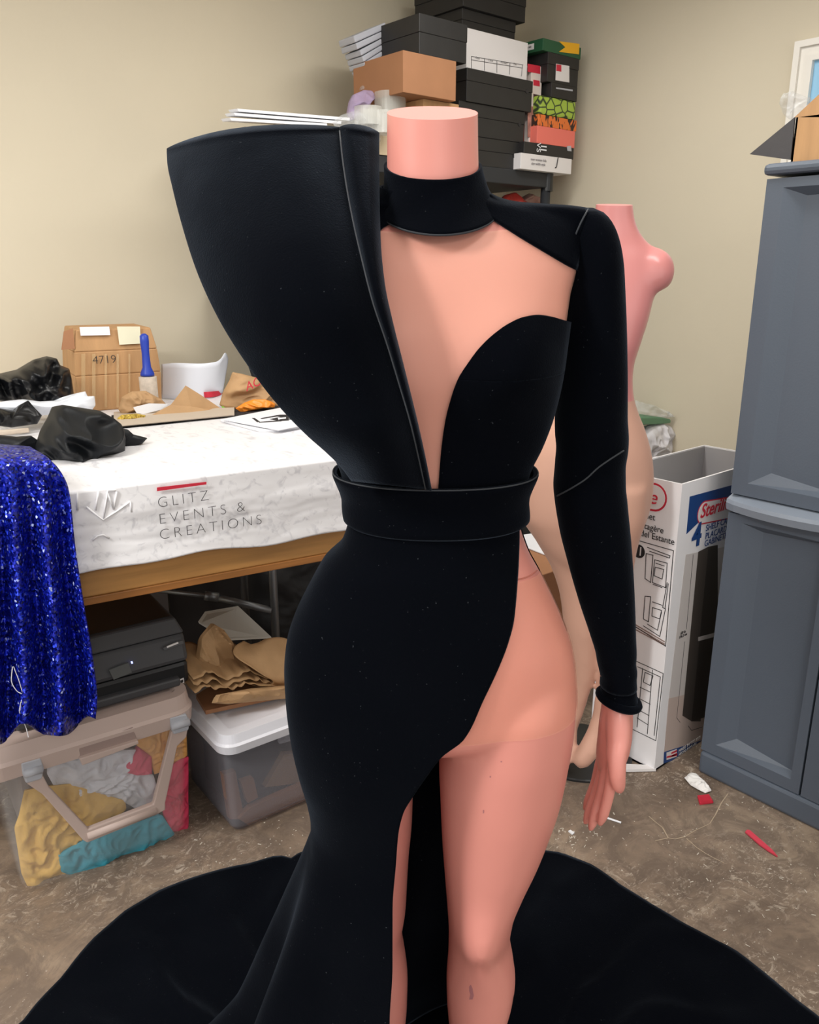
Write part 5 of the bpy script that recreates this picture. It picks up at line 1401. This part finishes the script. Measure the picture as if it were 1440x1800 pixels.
def spots(name, base, spot, scale, stretch, thr, dist=0, line=False):
    m = mat(name, base, .6); nt = m.node_tree; N, L = nt.nodes, nt.links; b = N['Principled BSDF']
    tc = N.new('ShaderNodeTexCoord'); mp = N.new('ShaderNodeMapping'); mp.inputs['Scale'].default_value = stretch; L.new(tc.outputs['Object'], mp.inputs[0])
    r = N.new('ShaderNodeValToRGB'); r.color_ramp.interpolation = 'LINEAR'
    if line:
        v = N.new('ShaderNodeTexVoronoi'); v.feature = 'DISTANCE_TO_EDGE'; v.inputs['Scale'].default_value = scale; L.new(mp.outputs[0], v.inputs['Vector']); src = v.outputs[0]
    else:
        v = N.new('ShaderNodeTexNoise'); v.inputs['Scale'].default_value = scale; v.inputs['Detail'].default_value = 1; v.inputs['Distortion'].default_value = dist; L.new(mp.outputs[0], v.inputs['Vector']); src = v.outputs[0]
    r.color_ramp.elements[0].position, r.color_ramp.elements[1].position = thr - .03, thr + .03
    a, c = (spot, base) if line else (base, spot)
    r.color_ramp.elements[0].color = (*lin(a), 1); r.color_ramp.elements[1].color = (*lin(c), 1)
    L.new(src, r.inputs[0]); L.new(r.outputs[0], b.inputs['Base Color']); return m
M_tiger = spots('tiger_print', (222, 116, 50), (48, 34, 28), 34, (1.6, 1, .6), .53, .8)
M_snake = spots('snake_print', (160, 186, 70), (46, 60, 34), 21, (1, 1, 1.3), .07, line=True)
t, r4 = cbox('card_box', 'orange and black tiger print box on the coral box', 946, 1014, 200, 221, .26, M_tiger, v=SV - .02, group=G2, z0=r3[3])
t, r5 = cbox('card_box', 'lime green snakeskin print box on the tiger print box', 949, 1013, 166, 199, .26, M_snake, v=SV - .02, group=G2, z0=r4[3], bevel=.01)
t, r6 = cbox('shoe_box', 'narrow black box with a silver line, on the snakeskin box', 969, 1015, 144, 166, .26, M_black_box, v=SV - .02, group=G2, z0=r5[3])
dec('silver_line', SV - .021, [(978,153.5), (1007,157.5), (1007,160.5), (978,156)], M_grey_bracket, t)
t, r7 = cbox('shoe_box', 'black shoe box with a white and red label near the wall', 962, 1018, 90, 143, .28, M_black_box, v=SV - .02, group=G2, z0=r6[3], lid=.045)
dec('label', SV - .0215, [(978,112), (1001,116), (1001,145), (977,141)], M_white_card, t)
dec('label', SV - .0225, [(978.5,113), (987,114.3), (987,126), (978.3,124.5)], M_red, t)
t, r8 = cbox('card_box', 'green and yellow box topping the right hand stack', 954, 1022, 66, 90, .28, mat('green_card', (34, 84, 54), .5), v=SV - .02, group=G2, z0=r7[3])
dec('yellow_panel', SV - .0212, [(983,72.5), (1019,77), (1018,95.5), (983,91), (994,83)], mat('yellow_card', (238, 178, 30), .5), t)
P_ = on_v(954, 78, SV - .02)
mesh_obj('barcode', MB().box(r8[0] - .0012, r8[0], SV + .03, SV + .10, r8[2] + .012, r8[3] - .012), M_white_card, t)
mb = MB()
for k in range(6): mb.box(r8[0] - .002, r8[0] - .0012, SV + .045 + k*.008, SV + .049 + k*.008, r8[2] + .02, r8[3] - .02)
mesh_obj('barcode', mb, M_ink, t)
t, r9 = cbox('tall_box', 'slim white and red box standing between the two stacks', 930, 951, 112, 245, .03, mat('white_red_card', (222, 208, 202), .5), v=SV + .02, z0=r2[3] if r2[3] < 2.2 else None)
dec('red_panel', SV + .019, [(928,112), (950,116), (950,130), (928,126)], M_red, t); dec('picture', SV + .019, [(928,186), (942,188), (942,243), (928,241)], mat('faded_picture', (170, 120, 108), .5, var=.5, scale=30), t)
dec('red_panel', SV + .019, [(938,140), (949,142), (949,152), (938,150)], M_red, t); dec('red_panel', SV + .019, [(938,165), (948,167), (948,180), (938,178)], mat('dark_panel', (70, 40, 40), .5), t)
# red things on the shelf below
zs2 = shz - .47
stand('red_package', 'red crinkled package on the shelf below, just above the black shoulder', 'package', [(880,352), (890,342), (905,338), (915,348), (925,360), (920,380), (885,380)], SF, .12, mat('red_film', (176, 60, 52), .3, bump=.3, bscale=20), .05, .05, .02, 14, 2)
stand('clear_package', 'clear glossy package on the lower shelf beside the red one', 'package', [(912,350), (930,340), (948,346), (950,380), (915,385)], SF, .14, mat('pinkish_film', (150, 110, 104), .2, bump=.4, bscale=20), .04, .04, .02, 14, 3)
for nm in ('red_package', 'clear_package'):
    o = bpy.data.objects[nm]; zmin = min((v.co.z for v in o.data.vertices)); o.location.z = zs2 - zmin if False else o.location.z
# grey paper stack squeezed left of the black box
M_greypaper = mat('grey_paper', (176, 178, 186), .7)
vS = SV + .12
ps = thing('paper_stack', 'stack of grey paper sheets leaning beside the large black shoe box', 'paper', on_v(660, 115, vS))
st_ = [(622,63), (626,76), (633,88), (637,99), (640,110), (645,120), (655,128)]
for k, (a, b) in enumerate(zip(st_[:-1], st_[1:])):
    mesh_obj('sheet_bundle', MB().prism([on_v(a[0], a[1], vS), on_v(678, a[1] - 24, vS), on_v(678, b[1] - 25, vS), on_v(a[0] + 3, b[1] - 1, vS)], (0, .10, 0)), M_greypaper, ps, bevel=.004)
# left end of the shelf: papers, tape rolls, tulle
M_carton_pale = mat('pale_card', (200, 182, 152), .7)
zc_ = on_v(440, 222, SV + .02)[2]
tq, eq = cbox('card_box', 'pale card box under the white sheets at the left shelf end', 432, 640, 222, 243, .34, M_carton_pale, v=SV + .02, z0=shz)
zq = eq[3]
for k, (lab, A_, B_) in enumerate((('lowest of three white foam sheets jutting from the shelf', (404, 207), (575, 217)), ('middle one of three white foam sheets jutting from the shelf', (411, 198), (600, 213)), ('topmost of three white foam sheets jutting from the shelf', (417, 191), (615, 207)))):
    P, Q = on_v(*A_, SV), on_v(*B_, SV); P2, Q2 = on_v(A_[0] + 3, A_[1] + 5, SV), on_v(B_[0], B_[1] + 5, SV)
    single('foam_sheet', lab, 'foam sheet', MB().prism([P, Q, Q2, P2], (0, .06, .004)), M_paper, 'white foam sheets on the shelf')
M_clear_tape = clear_mat('clear_tape_roll', (226, 226, 220), .38, .1)
def troll(label, px, py, r, h, v, m=M_clear_tape):
    P = on_v(px, py, v)
    single('tape_roll', label, 'tape roll', MB().lathe((P[0], P[1], P[2] - h/2), [(r*.6, 0), (r, 0), (r, h), (r*.6, h), (r*.6, 0)], 36), m, 'clear tape rolls')
zt1 = on_v(652, 215, SV + .02)[2]
single('card_box', 'low box hidden by the shoulder, carrying the tape rolls', 'box', MB().box(on_v(642, 235, SV)[0], on_v(738, 235, SV)[0], SV + .0, SV + .28, shz, zt1 - .036), M_carton_pale)
troll('clear tape roll standing highest, left of the pink neck', 686, 182, .060, .072, SV + .02)
troll('clear tape roll lying lower, above the shoulder wing', 648, 205, .052, .062, SV - .02)
troll('clear tape roll tucked between wing and neck', 672, 216, .05, .075, SV - .04)
M_lilac = clear_mat('lilac_tulle', (188, 170, 206), .6, .8)
stand('lilac_tulle', 'gathered lilac tulle between the brown box and the tape rolls', 'tulle', [(612,200), (616,178), (622,166), (640,158), (655,160), (658,172), (648,182), (640,196), (628,210), (616,212)], SF, .10, M_lilac, .04, .04, .016, 20, 4)
stand('clear_bag', 'limp clear plastic bag hanging by the brown box on the shelf', 'plastic bag', [(634,158), (640,140), (652,128), (660,130), (658,160), (648,166)], SF, .14, M_clear, .03, .03, .012, 24, 8)
stand('clear_bag', 'clear plastic film spilling over the shelf edge above the shoulder wing', 'plastic bag', [(585,214), (600,202), (625,194), (650,200), (668,214), (668,250), (620,240), (590,226)], SF, -.02, M_clear, .03, .03, .014, 26, 9)
# black strap poking out left of the wing
zb_ = shz - .94
dc_ = [on_v(427, 608, SV + .1), on_v(432, 596, SV + .1), on_v(500, 628, SV + .1)]
dc_ += [np.array([dc_[2][0], SV + .1, zb_]), np.array([shb0 + .01, SV + .1, zb_])]
single('dark_card', 'dark card corner poking out left of the black shoulder wing', 'card', MB().prism(dc_, (0, .008, 0)), M_dark_gap)

# ------------------------------------------------------------------ litter on the floor
M_tissue = mat('white_tissue_paper', (234, 232, 230), .8)
single('tissue', 'crumpled white tissue on the floor before the grey cabinet', 'tissue', pillow([on_z(x, y, .006) for x, y in ((1203,1367), (1213,1360), (1222,1362), (1230,1370), (1240,1377), (1251,1390), (1240,1394), (1228,1388), (1214,1380))], (0, 0, 1), .012, .004, .007, 60, 2, ridge=True), M_tissue, smooth=True)
single('red_wrapper', 'small folded red wrapper on the floor near the white tissue', 'wrapper', MB().prism([on_z(x, y, .001) for x, y in ((1226,1401), (1246,1399), (1254,1412), (1230,1415))], (0, 0, .006)).prism([on_z(x, y, .008) for x, y in ((1234,1412), (1240,1402), (1252,1411))], (0, 0, .01)), M_red)
single('red_pick', 'slim red plastic pick lying on the floor at the right', 'plastic pick', MB().prism([on_z(x, y, .002) for x, y in ((1310,1464), (1313,1460.5), (1318,1461), (1340,1480), (1358,1496), (1367,1507), (1352,1498), (1335,1486))], (0, 0, .004)), mat('red_plastic', (214, 70, 88), .4))
single('white_stick', 'thin white plastic stick on the floor below the bare hand', 'stick', MB().tube([on_z(1068, 1438, .003), on_z(1092, 1446, .003)], .0028, 8), M_paper)
single('paper_scrap', 'torn white scrap on the floor between the bare leg and hand', 'paper', MB().prism([on_z(x, y, .001) for x, y in ((999,1462), (1003,1460), (1010,1465), (1006,1468))], (0, 0, .003)), M_paper)
flk = MB(); rnd = random.Random(7)
for k in range(300):
    if k < 200: px, py = rnd.uniform(960, 1440), rnd.uniform(1395, 1720)
    elif k < 240: px, py = rnd.gauss(1010, 25), rnd.gauss(1470, 12)
    else: px, py = rnd.uniform(330, 545), rnd.uniform(1400, 1530)
    P = on_z(px, py, .0006); a = rnd.uniform(0, 6.28); l = rnd.choice((.001, .0013, .0016, .002, .005)); w = rnd.uniform(.0006, .0013)
    e_, n_ = np.array([math.cos(a), math.sin(a), 0])*l, np.array([-math.sin(a), math.cos(a), 0])*w
    flk.prism([P - e_ - n_, P + e_ - n_, P + e_ + n_, P - e_ + n_], (0, 0, .001))
o = single('floor_debris', 'tiny white thread and paint flecks scattered over the concrete floor', 'debris', flk, mat('pale_fleck', (206, 197, 184), .8)); o['kind'] = 'stuff'
